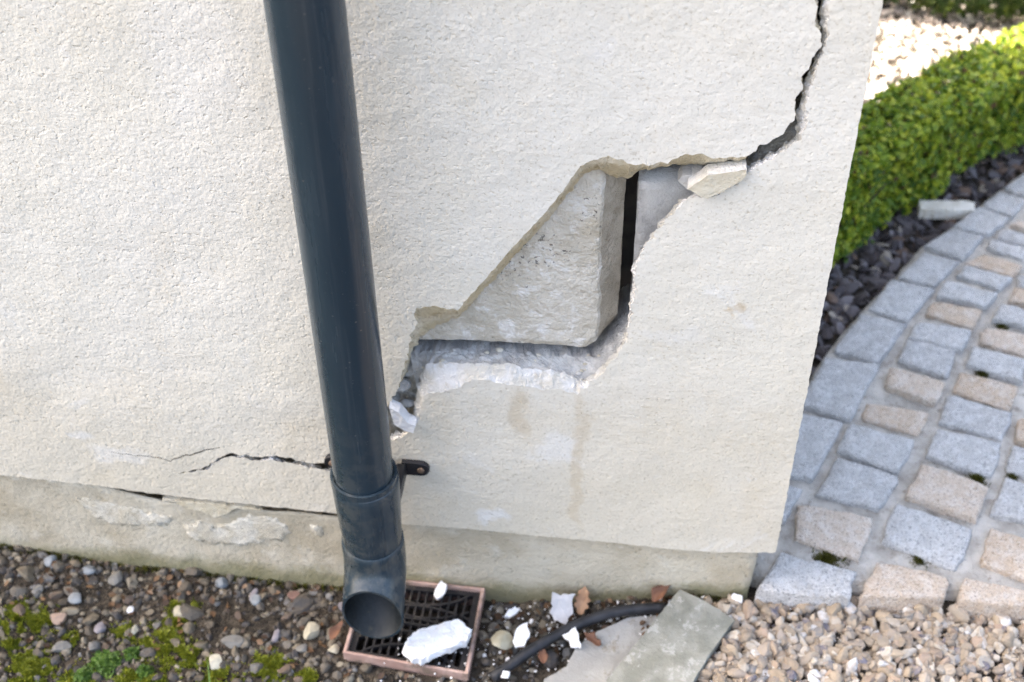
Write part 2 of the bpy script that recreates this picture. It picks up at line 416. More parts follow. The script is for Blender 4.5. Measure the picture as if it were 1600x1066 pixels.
def mat_render_coat():
    s = NT('cream_render')
    big = s.noise(3.5, 4, .6)
    col = s.mix(s.maprange(big, .35, .65), (.70, .667, .575), (.735, .707, .63))
    X, Z = s.axis(0), s.axis(2)
    wob = s.math('MULTIPLY', s.math('SUBTRACT', s.noise(22, 3), .5), .05)
    def spot(cx, cz, rx, rz, soft=.9):
        """an irregular blotch at a place on the wall"""
        a = s.math('DIVIDE', s.math('SUBTRACT', s.math('ADD', X, wob), cx), rx)
        b = s.math('DIVIDE', s.math('SUBTRACT', s.math('ADD', Z, s.math('MULTIPLY', wob, 1.4)), cz), rz)
        d = s.math('ADD', s.math('MULTIPLY', a, a), s.math('MULTIPLY', b, b))
        d = s.math('ADD', d, s.math('MULTIPLY', s.math('SUBTRACT', s.noise(60, 4, .7), .5), 1.4))
        return s.maprange(d, 1.0, 1.0 - soft)
    # yellow-brown weathering: broken patches, vertical runs and a splash zone low down
    run = s.noise(1.0, 4, .6, vec=s.scaled(26, 26, 2.2))
    low = s.maprange(s.math('ADD', Z, s.math('MULTIPLY', s.math('SUBTRACT', s.noise(5, 4), .5), .55)), .52, .12)
    patch = s.maprange(s.noise(7.5, 4, .62), .47, .72)
    st = s.math('ADD', s.math('MULTIPLY', low, .40), s.math('MULTIPLY', s.math('MULTIPLY', patch, .26), s.maprange(run, .35, .7)), clamp=True)
    col = s.mix(st, col, (.56, .475, .325))
    rust = s.math('ADD', s.math('MULTIPLY', spot(.238, .25, .012, .16), .32), s.math('MULTIPLY', spot(.395, .514, .012, .010), .6), clamp=True)
    rust = s.math('ADD', rust, s.math('MULTIPLY', spot(.17, .33, .014, .06), .35), clamp=True)
    col = s.mix(rust, col, (.47, .36, .21))
    # pale lime scuffs
    sc = s.maprange(s.noise(11, 5, .7, dist=.6), .61, .70)
    sc = s.math('MULTIPLY', sc, .4)
    for (cx, cz, rx, rz, k) in ((.136, .150, .028, .014, .75), (.212, .285, .026, .035, .55), (-.13, .78, .06, .10, .35), (-.32, .21, .05, .02, .5), (.33, .47, .05, .012, .3), (-.36, .24, .02, .012, .5)):
        sc = s.math('ADD', sc, s.math('MULTIPLY', spot(cx, cz, rx, rz), k), clamp=True)
    col = s.mix(sc, col, (.76, .75, .72))
    # grit: small brown and grey pits
    g1 = s.noise(300, 2, .6)
    col = s.mix(s.math('MULTIPLY', s.maprange(g1, .44, .27), .42), col, (.36, .30, .20))
    col = s.mix(s.math('MULTIPLY', s.maprange(g1, .58, .72), .30), col, (.84, .82, .77))
    spm = s.math('MULTIPLY', s.maprange(s.vor(85), .10, .04), s.maprange(s.noise(40, 2), .56, .64))
    col = s.mix(s.math('MULTIPLY', spm, .7), col, (.20, .16, .10))
    # stipple: rounded grains with dimples between, flatter to the right where it was floated smooth
    h = s.math('ADD', s.noise(240, 2, .55), s.math('MULTIPLY', s.maprange(s.noise(150, 2, .5), .42, .30), -.55))
    stg = s.maprange(s.math('ADD', X, s.math('MULTIPLY', s.math('SUBTRACT', s.noise(3), .5), .3)), .05, .30, .78, .45)
    n = s.bump(h, .0013, stg)
    return s.done(col, .9, n, .25)

def mat_broken(name, a, b, dirt, spread=.5):
    s = NT(name)
    col = s.mix(s.maprange(s.noise(28, 4), .4, .62), a, b)
    col = s.mix(s.math('MULTIPLY', s.maprange(s.noise(60, 5, .7), .52, .68), spread), col, dirt)
    n = s.bump(s.noise(190, 5, .7), .004, .9)
    return s.done(col, .95, n, .2)

def mat_block():
    s = NT('concrete_block_face')
    col = s.mix(s.maprange(s.noise(14, 5, .65), .35, .65), (.60, .555, .46), (.76, .72, .63))
    col = s.mix(s.maprange(s.noise(33, 5, .7, dist=.5), .50, .64), col, (.84, .82, .77))
    col = s.mix(s.math('MULTIPLY', s.maprange(s.noise(9, 3), .55, .70), .5), col, (.50, .40, .24))
    pit = s.math('MULTIPLY', s.maprange(s.noise(170, 4, .7), .43, .35), s.maprange(s.noise(16, 2), .54, .63))
    col = s.mix(s.math('MULTIPLY', pit, .85), col, (.09, .08, .07))
    n = s.bump(s.math('ADD', s.noise(120, 5, .7), s.math('MULTIPLY', s.noise(30, 4, .6), 1.2)), .006, .9)
    return s.done(col, .95, n, .2)

def mat_plinth():
    s = NT('cement_plinth')
    col = s.mix(s.maprange(s.noise(9, 5, .65), .35, .66), (.47, .41, .30), (.60, .545, .43))
    col = s.mix(s.math('MULTIPLY', s.maprange(s.noise(24, 5, .7), .55, .68), .6), col, (.65, .61, .51))
    col = s.mix(s.math('MULTIPLY', s.maprange(s.noise(170, 3, .7), .40, .30), .6), col, (.20, .17, .12))
    # green algae creeping up from the soil
    top = s.math('ADD', s.axis(2), s.math('MULTIPLY', s.math('SUBTRACT', s.noise(16, 5, .7), .5), .075))
    # soil is higher to the right
    top = s.math('SUBTRACT', top, s.maprange(s.axis(0), .2, .46, 0.0, .035))
    alg = s.maprange(top, .020, -.018)
    col = s.mix(s.math('MULTIPLY', alg, .68), col, (.135, .13, .035))
    n = s.bump(s.math('ADD', s.noise(170, 4, .65), s.math('MULTIPLY', s.noise(26, 3), 1.5)), .0035, .8)
    return s.done(col, .92, n, .25)

def mat_pipe():
    s = NT('slate_blue_plastic')
    dust = s.maprange(s.noise(1.0, 4, .6, vec=s.scaled(30, 30, 3)), .40, .75)
    col = s.mix(dust, (.017, .031, .043), (.027, .043, .056))
    sp = s.maprange(s.noise(420, 2), .70, .76)
    col = s.mix(s.math('MULTIPLY', sp, .12), col, (.30, .30, .28))
    low = s.math('MULTIPLY', s.maprange(s.axis(2), .50, .12), s.maprange(s.noise(55, 5, .7), .44, .62))
    col = s.mix(s.math('MULTIPLY', low, .42), col, (.12, .12, .105))
    spl = s.math('MULTIPLY', s.maprange(s.vor(120), .16, .08), s.maprange(s.noise(30, 2), .52, .6))
    col = s.mix(s.math('MULTIPLY', spl, .28), col, (.22, .21, .18))
    wash = s.maprange(s.noise(1.0, 5, .7, vec=s.scaled(70, 70, 2.0)), .55, .72)
    col = s.mix(s.math('MULTIPLY', wash, .22), col, (.10, .11, .115))
    ro = s.math('ADD', s.math('MULTIPLY', dust, .12), .22)
    n = s.bump(s.noise(60, 3), .0006, .35)
    return s.done(col, ro, n, .45)

def mat_simple(name, a, b, scale=40, rough=.8, bump=.001, bscale=150, spec=.4, c=None, cth=(.55, .68)):
    s = NT(name)
    col = s.mix(s.maprange(s.noise(scale, 4, .6), .36, .64), a, b)
    if c: col = s.mix(s.maprange(s.noise(scale * 1.7, 5, .7), *cth), col, c)
    n = s.bump(s.noise(bscale, 4, .65), bump, .9)
    return s.done(col, rough, n, spec)

def mat_stones(name, stops, rough=.8, var=.25, dust=None):
    s = NT(name)
    r = s.island()
    col = s.ramp(r, stops, 'CONSTANT')
    r2 = s.math('FRACT', s.math('MULTIPLY', r, 917.3))
    sh = s.ramp(s.math('ADD', s.math('MULTIPLY', r2, .7), s.math('MULTIPLY', s.noise(110, 4, .7), .3)), [(0, 1 - var * 2), (1, 1.0)])
    col = s.mix(1.0, col, sh, 'MULTIPLY')
    if dust:
        col = s.mix(s.math('MULTIPLY', s.maprange(s.noise(85, 5, .7), .44, .60), .65), col, dust)
    n = s.bump(s.noise(240, 4, .65), .002, .7)
    return s.done(col, rough, n, .3)

def mat_granite(name, lo, hi, dark, pale, stain):
    s = NT(name)
    rv = s.objrand()
    col = s.mix(rv, lo, hi)
    shift = s.n('ShaderNodeCombineXYZ')
    for k in range(3): s.l(s.math('MULTIPLY', rv, 7.0 + k * 5), shift.inputs[k])
    vadd = s.n('ShaderNodeVectorMath', operation='ADD'); s.l(s.co, vadd.inputs[0]); s.l(shift.outputs[0], vadd.inputs[1])
    co = vadd.outputs[0]
    # weathered mottling, quartz and mica grains, brown staining in broad patches
    col = s.mix(s.math('MULTIPLY', s.maprange(s.noise(55, 5, .72, vec=co), .44, .62), .55), col, pale)
    col = s.mix(s.math('MULTIPLY', s.maprange(s.noise(75, 5, .72, vec=co, dist=.8), .47, .33), .60), col, stain)
    col = s.mix(s.math('MULTIPLY', s.maprange(s.noise(330, 2, .6, vec=co), .46, .34), .75), col, dark)
    col = s.mix(s.math('MULTIPLY', s.maprange(s.noise(360, 2, .6, vec=co), .56, .66), .65), col, pale)
    n = s.bump(s.math('ADD', s.noise(170, 5, .75), s.math('MULTIPLY', s.noise(48, 4, .65), 1.8)), .0085, .9)
    return s.done(col, .88, n, .25)

def mat_leaf(name, stops, trans=.3):
    s = NT(name)
    r = s.island()
    col = s.ramp(r, stops)
    s.done(col, .45, None, .4)
    tr = s.n('ShaderNodeBsdfTranslucent'); s.l(col, tr.inputs['Color'])
    mx = s.n('ShaderNodeMixShader'); mx.inputs[0].default_value = trans
    s.l(s.b.outputs[0], mx.inputs[1]); s.l(tr.outputs[0], mx.inputs[2])
    s.l(mx.outputs[0], s.out.inputs['Surface'])
    return s.m

M = {}
M['coat'] = mat_render_coat()
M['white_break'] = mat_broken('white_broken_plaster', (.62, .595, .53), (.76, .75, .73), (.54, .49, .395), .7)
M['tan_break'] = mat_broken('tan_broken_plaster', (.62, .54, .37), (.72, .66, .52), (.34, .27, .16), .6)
M['block'] = mat_block()
M['tan_face'] = mat_broken('cream_yellow_render', (.62, .55, .40), (.70, .65, .52), (.50, .42, .27), .3)
M['pipe_inside'] = mat_simple('shaded_pipe_inside', (.006, .009, .011), (.014, .018, .020), rough=.55, c=(.03, .03, .02))  # shade inside the spout mouth painted in as a darker colour
M['mortar'] = mat_broken('grey_mortar', (.46, .45, .43), (.62, .61, .58), (.76, .74, .70), .7)
M['plinth'] = mat_plinth()
M['smear'] = mat_broken('pale_cement_smear', (.62, .565, .45), (.73, .69, .59), (.48, .42, .30), .6)
M['core'] = mat_simple('cavity_shade_masonry', (.10, .09, .08), (.16, .14, .12))  # dark tone paints in the shade deep in the cavity and gully pit
M['pipe'] = mat_pipe()
M['clip'] = mat_simple('black_plastic', (.010, .011, .014), (.02, .02, .024), rough=.4)
M['screw'] = mat_simple('rusty_screw', (.14, .09, .06), (.22, .16, .11), rough=.6)
M['terracotta'] = mat_simple('faded_terracotta_plastic', (.34, .215, .175), (.43, .31, .265), scale=25, rough=.75, c=(.19, .14, .105), cth=(.46, .66))
M['grate'] = mat_simple('black_grate_plastic', (.012, .012, .014), (.028, .026, .026), rough=.5, c=(.06, .05, .04))
M['plaster'] = mat_simple('white_plaster_lump', (.78, .78, .78), (.84, .84, .84), rough=.95, bump=.003, bscale=180, c=(.70, .69, .67))
M['soil'] = mat_simple('damp_soil', (.030, .024, .017), (.060, .048, .034), scale=60, rough=.95, bump=.006, bscale=180, c=(.09, .075, .055))
M['cable'] = mat_simple('black_hose', (.012, .013, .016), (.03, .031, .035), rough=.5)
M['slab'] = mat_simple('grey_green_sandstone', (.20, .20, .165), (.28, .28, .24), scale=34, rough=.9, bump=.002, bscale=220, c=(.36, .355, .32), cth=(.56, .62))
M['slab_low'] = mat_simple('pale_concrete', (.27, .27, .255), (.36, .36, .345), scale=22, rough=.92, bump=.002, c=(.24, .22, .18))
M['granite'] = mat_granite('grey_granite', (.50, .49, .475), (.59, .58, .56), (.21, .21, .21), (.78, .77, .75), (.41, .39, .36))
M['pink'] = mat_granite('tan_pink_granite', (.62, .485, .355), (.68, .57, .46), (.30, .215, .15), (.80, .74, .67), (.50, .40, .30))
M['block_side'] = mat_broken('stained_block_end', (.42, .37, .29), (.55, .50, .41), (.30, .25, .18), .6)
M['path_mortar'] = mat_simple('path_pointing', (.34, .315, .275), (.50, .47, .42), scale=30, rough=.95, bump=.006, bscale=150, c=(.26, .235, .20), cth=(.54, .66))
M['bed_stones'] = mat_stones('mixed_bed_pebbles', [(0, (.10, .097, .095)), (.16, (.165, .152, .132)), (.31, (.085, .080, .080)), (.43, (.23, .20, .15)), (.56, (.125, .108, .085)), (.69, (.30, .265, .20)), (.80, (.155, .115, .09)), (.86, (.22, .22, .215)), (.95, (.42, .38, .30))], rough=.92, var=.3, dust=(.115, .095, .07))
M['gravel'] = mat_stones('tan_gravel', [(0, (.41, .335, .245)), (.17, (.50, .43, .345)), (.34, (.30, .245, .185)), (.48, (.55, .50, .425)), (.63, (.38, .32, .26)), (.77, (.40, .305, .23)), (.86, (.30, .285, .27)), (.91, (.70, .68, .65)), (.955, (.18, .17, .20))], var=.24, dust=(.36, .29, .21))
M['slate'] = mat_stones('dark_slate_chips', [(0, (.11, .095, .095)), (.25, (.155, .138, .142)), (.48, (.075, .062, .062)), (.64, (.21, .188, .19)), (.78, (.17, .115, .085)), (.93, (.42, .36, .29))], rough=.7)
M['far_gravel'] = mat_stones('pale_pinkish_gravel', [(0, (.50, .42, .36)), (.35, (.58, .51, .46)), (.7, (.44, .37, .32)), (.9, (.66, .62, .58))])
M['hedge'] = mat_leaf('box_hedge_leaves', [(0, (.13, .075, .03)), (.03, (.11, .07, .03)), (.045, (.055, .12, .016)), (.35, (.16, .25, .024)), (.7, (.30, .39, .034)), (1, (.52, .54, .055))], .45)
M['hedge_shaded'] = mat_leaf('shaded_hedge_leaves', [(0, (.025, .05, .01)), (.6, (.045, .08, .014)), (1, (.14, .18, .025))], .25)  # shade on the far hedge's near face put into its leaf colour
M['twig'] = mat_simple('hedge_twigs', (.05, .038, .026), (.09, .068, .045))
M['moss'] = mat_leaf('yellow_green_moss', [(0, (.09, .115, .012)), (.5, (.19, .22, .018)), (1, (.34, .36, .035))], .3)
M['dark_moss'] = mat_leaf('olive_joint_moss', [(0, (.03, .03, .006)), (.6, (.08, .075, .010)), (1, (.13, .14, .018))], .2)
M['weed'] = mat_leaf('green_weed_leaves', [(0, (.05, .11, .015)), (.6, (.10, .19, .03)), (1, (.17, .27, .05))], .35)
M['tan_leaf'] = mat_simple('tan_dry_leaf', (.26, .145, .08), (.36, .22, .13), rough=.75)
M['rust_leaf'] = mat_simple('rust_dry_leaf', (.105, .05, .03), (.165, .075, .04), rough=.7)
M['pale_stone'] = mat_simple('pale_stone', (.60, .55, .46), (.70, .66, .58), rough=.9, bump=.003)

def mm(L): return np.array(L, float) / 1000.0

# ------------------------------------------------------------------ ground
def smooth(a, b, x):
    t = min(1.0, max(0.0, (x - a) / (b - a))); return t * t * (3 - 2 * t)

GULLY = mm([[-42, -112], [118, -127], [122.5, 4], [-36, 8]])      # rim corners: front left, front right, back right, back left

def gz(x, y, rough=True):
    z = -.026 + .038 * smooth(.20, .42, x) + .020 * smooth(-.35, -.55, x)
    z += (.018 - z) * smooth(.06, .30, y)
    if x < .18 and y > -.2: z -= .010 * smooth(-.12, .0, y) * smooth(-.4, -.05, x)
    if rough and abs(x) < 3 and abs(y) < 3:
        z += .006 * fbm((x, y, 0), 14, 3, 2.0) + .003 * fbm((x, y, 0), 60, 2, 5.0)
    if -.020 < x < .100 and -.105 < y < -.018: z = -.14
    return z

def spread(lo, hi, step, far):
    core = np.arange(lo, hi + 1e-6, step)
    out, d = [], step
    while d < far:
        d *= 1.45; out.append(d)
    out = np.array(out)
    return np.concatenate([lo - out[::-1], core, hi + out])

xs, ys = spread(-.85, 1.35, .010, 150), spread(-.55, 1.75, .010, 150)
nx, ny = len(xs), len(ys)
gv = np.array([(x, y, gz(x, y)) for y in ys for x in xs])
i, j = np.meshgrid(np.arange(nx - 1), np.arange(ny - 1))
k = (j * nx + i).ravel()
ground = obj('ground', gv, np.stack([k, k + 1, k + nx + 1, k + nx], 1), M['soil'], smooth=True)
tag(ground, 'dark damp soil under the gravel beds', kind='structure')

# ------------------------------------------------------------------ the cracked wall
wall = empty('rendered_wall', (0, 0, 0))
tag(wall, 'cream rendered house wall with a wide stepped crack exposing the blockwork', 'wall')

EU, EL = mm(DATA['edge_upper']), mm(DATA['edge_lower'])
XR, ZT, XL = .4797, 1.02, -.58
drip = mm(DATA['drip'])
def seg(P, step, jag, seed, kind, T):
    q = resample(P, step, jag, seed)
    return np.hstack([q, np.full((len(q), 1), kind), np.full((len(q), 1), T)])
def dbl(L): return np.array([list(p) + list(p) for p in L], float)
eu = np.vstack([dbl([(.4265, ZT), (.4285, .95), (.4255, .905)]), EU])
el_w = EL
EL[:, 0] += np.where((EL[:, 1] > .70) & (EL[:, 0] > .40), .0022, 0)
for arr, sd in ((eu, 61.0), (el_w, 67.0)):
    for q_ in arr:
        lo_ = fbm((q_[0], 0, q_[1]), 34, 2, sd)
        if q_[1] > .69 and q_[0] > .39: q_[0] += .0030 * lo_; q_[2] += .0030 * lo_
        elif .36 < q_[1] < .40 and q_[0] > .06: q_[1] += .0050 * lo_ - .001
el = np.vstack([el_w, dbl([(.4335, .905), (.436, .95), (.433, ZT)])])
parts = [
    seg(dbl([(XL, ZT), (.424, ZT)]), .02, 0, 0, 3, .028),
    seg(eu[:35], .0024, .0056, 1.0, 1, .028),
    seg(eu[34:43], .0024, .0020, 1.0, 1, .028)[1:],
    seg(eu[42:], .0024, .0056, 1.0, 1, .028)[1:],
    seg(el, .0024, .0052, 2.0, 2, .012),
    seg(dbl([(.436, ZT), (XR - .001, ZT)]), .02, 0, 0, 3, .028),
    seg(dbl([(XR, ZT), (XR, .1206)]), .004, .0016, 3.0, 3, .0225),
    seg(dbl([tuple(p) for p in drip[::-1]] + [(XL, .153)]), .004, .0022, 4.0, 3, .0115),
]
ol = np.vstack(parts)
dd = np.linalg.norm(ol[:, :2] - np.roll(ol[:, :2], 1, 0), axis=1)
ol = ol[dd > 3e-4]
# a hairline crack that branches off as a sliver
br = resample(mm(DATA['branch_crack']), .004, .003, 6.0)
wd = np.interp(np.arange(len(br)), [0, len(br) * .2, len(br) * .55, len(br) - 1], [.0003, .0012, .0007, .0002])
sl = np.vstack([br + np.stack([0 * wd, wd], 1), (br - np.stack([0 * wd, wd], 1))[::-1]])
V, F, idx = triangulate(ol[:, :2], .0055, holes=[sl])

def coat_y(x, z):
    return -.0022 * fbm((x, 0, z), 9, 2, 1.0) - .0006 * fbm((x, 0, z), 42, 3, 3.0) - .0005 * fbm((x, 0, z), 140, 2, 8.0)
fv = np.array([(p[0], coat_y(*p), p[1]) for p in V])
# the edge of the coat: rows running back into the wall
n = len(ol)
rows, verts, midx, faces = [np.array(idx[:n])], [fv], [], []
fr = F if not orient(ol[:, :2]) else F
faces.append(fr); midx += [0] * len(fr)
base = len(fv)
NR = 7
for r in range(1, NR + 1):
    t = r / NR
    ring = []
    for q in range(n):
        fx, fz, bx, bz, kd, T = ol[q]
        y = t * T
        e = t ** .8
        x, z = fx + (bx - fx) * e, fz + (bz - fz) * e
        a = .0036 if kd < 3 else .0004
        if r < NR or kd < 3:
            x += a * fbm((fx, y, fz), 260, 3, 11.0 + kd); z += a * fbm((fx, y, fz), 260, 3, 17.0 + kd)
        ring.append((x, y, z))
    verts.append(np.array(ring))
    rows.append(np.arange(base, base + n)); base += n
ol[(ol[:, 4] == 2) & (ol[:, 0] > .385) & (ol[:, 1] > .66), 5] = .0085
kinds = ol[:, 4].astype(int)
for a, b in zip(rows[:-1], rows[1:]):
    f = np.concatenate([np.stack([a, np.roll(a, -1), np.roll(b, -1)], 1), np.stack([a, np.roll(b, -1), b], 1)])
    faces.append(f)
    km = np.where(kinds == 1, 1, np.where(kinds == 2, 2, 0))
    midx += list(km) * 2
coat = obj('render_coat', np.vstack(verts), np.vstack(faces), (M['coat'], M['tan_break'], M['white_break']), wall, midx=midx)
fix_normals(coat)
coat['label'] = 'cream textured render coat split by the stepped crack'

# blockwork behind the coat
def block(name, outline, y0, seed, mat='block'):
    P = resample(outline, .012, .003, seed, closed=True)
    v, f = prism(P, y0, .128, .012, .0022, seed)
    o = obj(name, v, f, M[mat], wall, smooth=True); fix_normals(o)
    return o
# the exposed left-hand block with its broken arris
bl = mm(DATA['block_left'])
bot = np.vstack([[(-.17, .400)], bl[:5]])
prof = []
for t in np.linspace(0, 1, 60): prof.append((-.17 + t * (.2400 + .17), .030, 0.0))
for t in np.linspace(0, 1, 7)[1:]: prof.append((.2400 + .0095 * t, .030 + .001 * t * t, t * .18))
for t in np.linspace(0, 1, 9)[1:]: prof.append((.2495 + t * .0225, .031 + .022 * t, .18 + .82 * t))
for t in np.linspace(0, 1, 12)[1:]: prof.append((.272 - t * .003, .053 + .075 * t, 1.0))
NZ = 34
bv, zt = [], .668
for (x, y, c) in prof:
    zb = np.interp(min(x, .2367), bot[:, 0], bot[:, 1]) + .030 * c ** .7
    for m in range(NZ):
        t = m / (NZ - 1)
        z = zb + (zt - zb) * t
        lump = .35 * fbm((x, y, z), 38, 3, 21.0)
        fine = fbm((x, y, z), 120, 3, 23.0)
        rnd = .002 * max(0, 1 - (z - zb) / .005) ** 2
        ax = .006 * lump * (1 if c > 0 else 0) + .0012 * fine + (.0045 * fbm((0, 0, z), 45, 4, 27.0) if .03 < c < .6 else 0)
        by = y + rnd + .0022 * lump + .0011 * fine
        bv.append((x + ax, by, z + (.002 * fine if m in (0,) else 0)))
bv = np.array(bv); npf = len(prof)
q = []
for a in range(npf - 1):
    for m in range(NZ - 1):
        q.append((a * NZ + m, (a + 1) * NZ + m, (a + 1) * NZ + m + 1, a * NZ + m + 1))
qf = [list(t) for t in q]
qf.append([a * NZ for a in range(npf)][::-1]); qf.append([a * NZ + NZ - 1 for a in range(npf)])
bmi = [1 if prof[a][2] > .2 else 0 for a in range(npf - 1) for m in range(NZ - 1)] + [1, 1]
b1 = obj('concrete_block', bv, qf, (M['block'], M['block_side']), wall, smooth=False, midx=bmi); fix_normals(b1)
b1['label'] = 'bare pale concrete block with a broken right-hand edge inside the hole'
b2 = block('concrete_block', [(.2862, .395), (.464, .395), (.464, .646), (.300, .643), (.2858, .640)], .034, 31.0, 'mortar')
b2['label'] = 'grey block face beyond the dark open joint'
cu = EU[:18, :2][::-1] + np.array([-.012, .004])
block('concrete_block', [(-.10, .676), (.345, .676)] + [tuple(p) for p in cu if p[1] > .69] + [(.421, ZT), (-.10, ZT)], .031, 32.0)
cl = EL[:, :2]
cl = np.array([p for p in cl if p[1] > .672 and p[0] > .37]) + np.array([.011, 0])
block('concrete_block', [(.464, .660)] + [(.464, ZT), (.440, ZT)] + [tuple(p) for p in cl[::-1]] + [(.392, .660)], .031, 33.0)
block('concrete_block', [(-.17, .175), (.262, .175), (.262, .366), (.06, .362), (-.17, .370)], .031, 34.0)
block('concrete_block', [(.270, .175), (.464, .175), (.464, .386), (.270, .386)], .031, 35.0)
# mortar ledge left on top of the course below
mb0 = mm(DATA['mortar_b']); mb0[-3:, 1] -= (.006, .016, .022)
mb = resample(mb0, .002, .003, 41.0)
lo = EL[21:37, 2:4]
lo = resample(lo, .004, 0, 0)
NB = len(mb)
tt = np.linspace(0, 1, NB)
lor = np.stack([np.interp(tt, np.linspace(0, 1, len(lo)), lo[:, c]) for c in (0, 1)], 1)
mv, NC = [], 17
for a in range(NB):
    p0 = np.array([mb[a, 0] + .002, .125, mb[a, 1] - .004])
    p1 = np.array([mb[a, 0], .034, mb[a, 1] + .0045])
    p2 = np.array([lor[a, 0], .0125, lor[a, 1] - .001])
    for c in range(NC):
        t = c / (NC - 1)
        p = p0 + (p1 - p0) * (t / .35) if t < .35 else p1 + (p2 - p1) * ((t - .35) / .65)
        p = p + np.array([0, 0, 1]) * (.0055 * fbm(p, 85, 3, 43.0) + .0030 * fbm(p, 260, 3, 45.0) - .0020)
        mv.append(p)
mf = np.array([(a * NC + c, (a + 1) * NC + c, (a + 1) * NC + c + 1, a * NC + c + 1) for a in range(NB - 1) for c in range(NC - 1)])
mo = obj('mortar_bed', np.array(mv), mf, M['mortar'], wall, smooth=False)
mo['label'] = 'crumbly grey mortar ledge under the bare block'
# crumbs of mortar left in the joint
def lump(name, c, r, mat, parent, seed, sq=(1, 1, 1), loc=None):
    v, f = stone_shape(seed, 5, 2)
    return obj(name, v * np.array(sq) * r + np.array(c), f, mat, parent, loc=loc)

_ICO = {}
def ico(sub):
    if sub in _ICO: return _ICO[sub]
    import bmesh
    bm = bmesh.new(); bmesh.ops.create_icosphere(bm, subdivisions=sub, radius=1.0)
    bm.verts.ensure_lookup_table()
    v = np.array([p.co[:] for p in bm.verts]); f = np.array([[q.index for q in t.verts] for t in bm.faces])
    bm.free(); _ICO[sub] = (v, f); return v, f

def stone_shape(seed, planes=6, sub=2, flat=None):
    """an irregular stone: a sphere cut by random planes and softened with noise"""
    r = np.random.default_rng(int(seed * 977) + 3)
    v, f = ico(sub); v = v.copy()
    for _ in range(planes):
        nrm = r.normal(size=3); nrm /= np.linalg.norm(nrm)
        d = r.uniform(.45, .8)
        h = v @ nrm
        m = h > d
        v[m] -= np.outer(h[m] - d, nrm) * .92
    s = 1 + .10 * np.array([fbm(p, 1.6, 2, seed) for p in v])
    v = v * s[:, None]
    if flat: v = v * np.array(flat)
    return v, f

cr = np.random.default_rng(5)
for a in range(34):
    k = int(cr.integers(3, NB - 3)); t = cr.uniform(.38, .95)
    p = mv[k * NC + int(t * (NC - 1))]
    r = cr.uniform(.0010, .0034)
    lump('mortar_crumb', (p[0], p[1], p[2] + r * .5), r, M['mortar'] if a % 3 else M['smear'], wall, 50 + a, (1.3, 1.0, .7))
for a, (cx, cy, cz, r) in enumerate([(.030, .020, .345, .011), (.018, .024, .322, .010), (.038, .018, .318, .007)]):
    lump('mortar_crumb', (cx, cy, cz), r, M['mortar'], wall, 90 + a, (1.3, .8, .8))

# plinth, with its smears of cement and a flap of render hanging below the drip edge
dz = lambda x: np.interp(x, drip[:, 0], drip[:, 1])
po = [(-.60, -.20), (.4545, -.20), (.4566, .0424), (.4597, .1012), (.4600, .128)]
# the plinth has come away from the drip edge on the left: an open, ragged slot
slot = mm([[-490, 0.5], [-420, 1.5], [-345, 5], [-300, 10], [-262, 14], [-250, 16], [-236, 19], [-219, 26], [-205, 21], [-190, 13], [-165, 8], [-140, 11], [-125, 7], [-60, 7], [-30, 2], [10, -14], [440, -14]])
sg = lambda x: np.interp(x, slot[:, 0], slot[:, 1]) + .0075 * smooth(-.40, -.31, x) * smooth(.0, -.02, x)
po += [(x, dz(x) - sg(x)) for x in np.concatenate([np.linspace(.44, .01, 8), np.linspace(-.01, -.60, 60)])]
P = resample(po, .012, .0012, 60.0, closed=True)
v, f = prism(P, .0072, .128, .012, .0018, 61.0, 6)
inward = np.clip(v[:, 1] - .0100, 0, .05) * ((v[:, 0] > -.40) & (v[:, 0] < .0) & (v[:, 2] > .05))
v[:, 2] -= inward * 1.6
pl = obj('plinth', v, f, M['plinth'], wall, smooth=True); fix_normals(pl)
pl['label'] = 'bare cement plinth stained with green algae at its foot'
for a, S in enumerate(DATA['smear']):
    P = resample(mm(S), .003, .011, 70.0 + a, closed=True)
    v, f = prism(P, .0058 + .0003 * a, .012, .006, .0026, 71.0 + a, 1, -.06)
    o = obj('cement_smear', v, f, M['smear'], wall, smooth=True); fix_normals(o)
P = resample(mm(DATA['flap']), .004, .002, 80.0, closed=True)
v, f = prism(P, .0015, .0085, .006, .0010, 81.0, 1)
o = obj('render_flap', v, f, M['tan_face'], wall); fix_normals(o)

# the rest of the house: plain rendered faces and its core
def panel(name, x0, x1, y0, y1, z0, z1, mat):
    v, f = box_vf(x0, x1, y0, y1, z0, z1)
    return obj(name, v, f, M[mat], wall)
HD = 1.20  # unseen house depth, set for where its shadow should end
panel('render_panel', -6.0, XL - .0005, -.0005, .03, .153, 5.0, 'coat')
panel('render_panel', XL, XR, -.0008, .03, ZT + .0005, 5.0, 'coat')
panel('render_panel', .4645, XR - .0003, .0230, HD, .121, 5.0, 'coat')
panel('plinth', -6.0, -.6005, .0072, .128, -.3, .152, 'plinth')
panel('plinth', .4470, .4575, .1285, HD - .012, -.3, .1205, 'plinth')
panel('wall_core', -6.0, .4465, .1290, HD - .0005, -.3, 5.0, 'core')

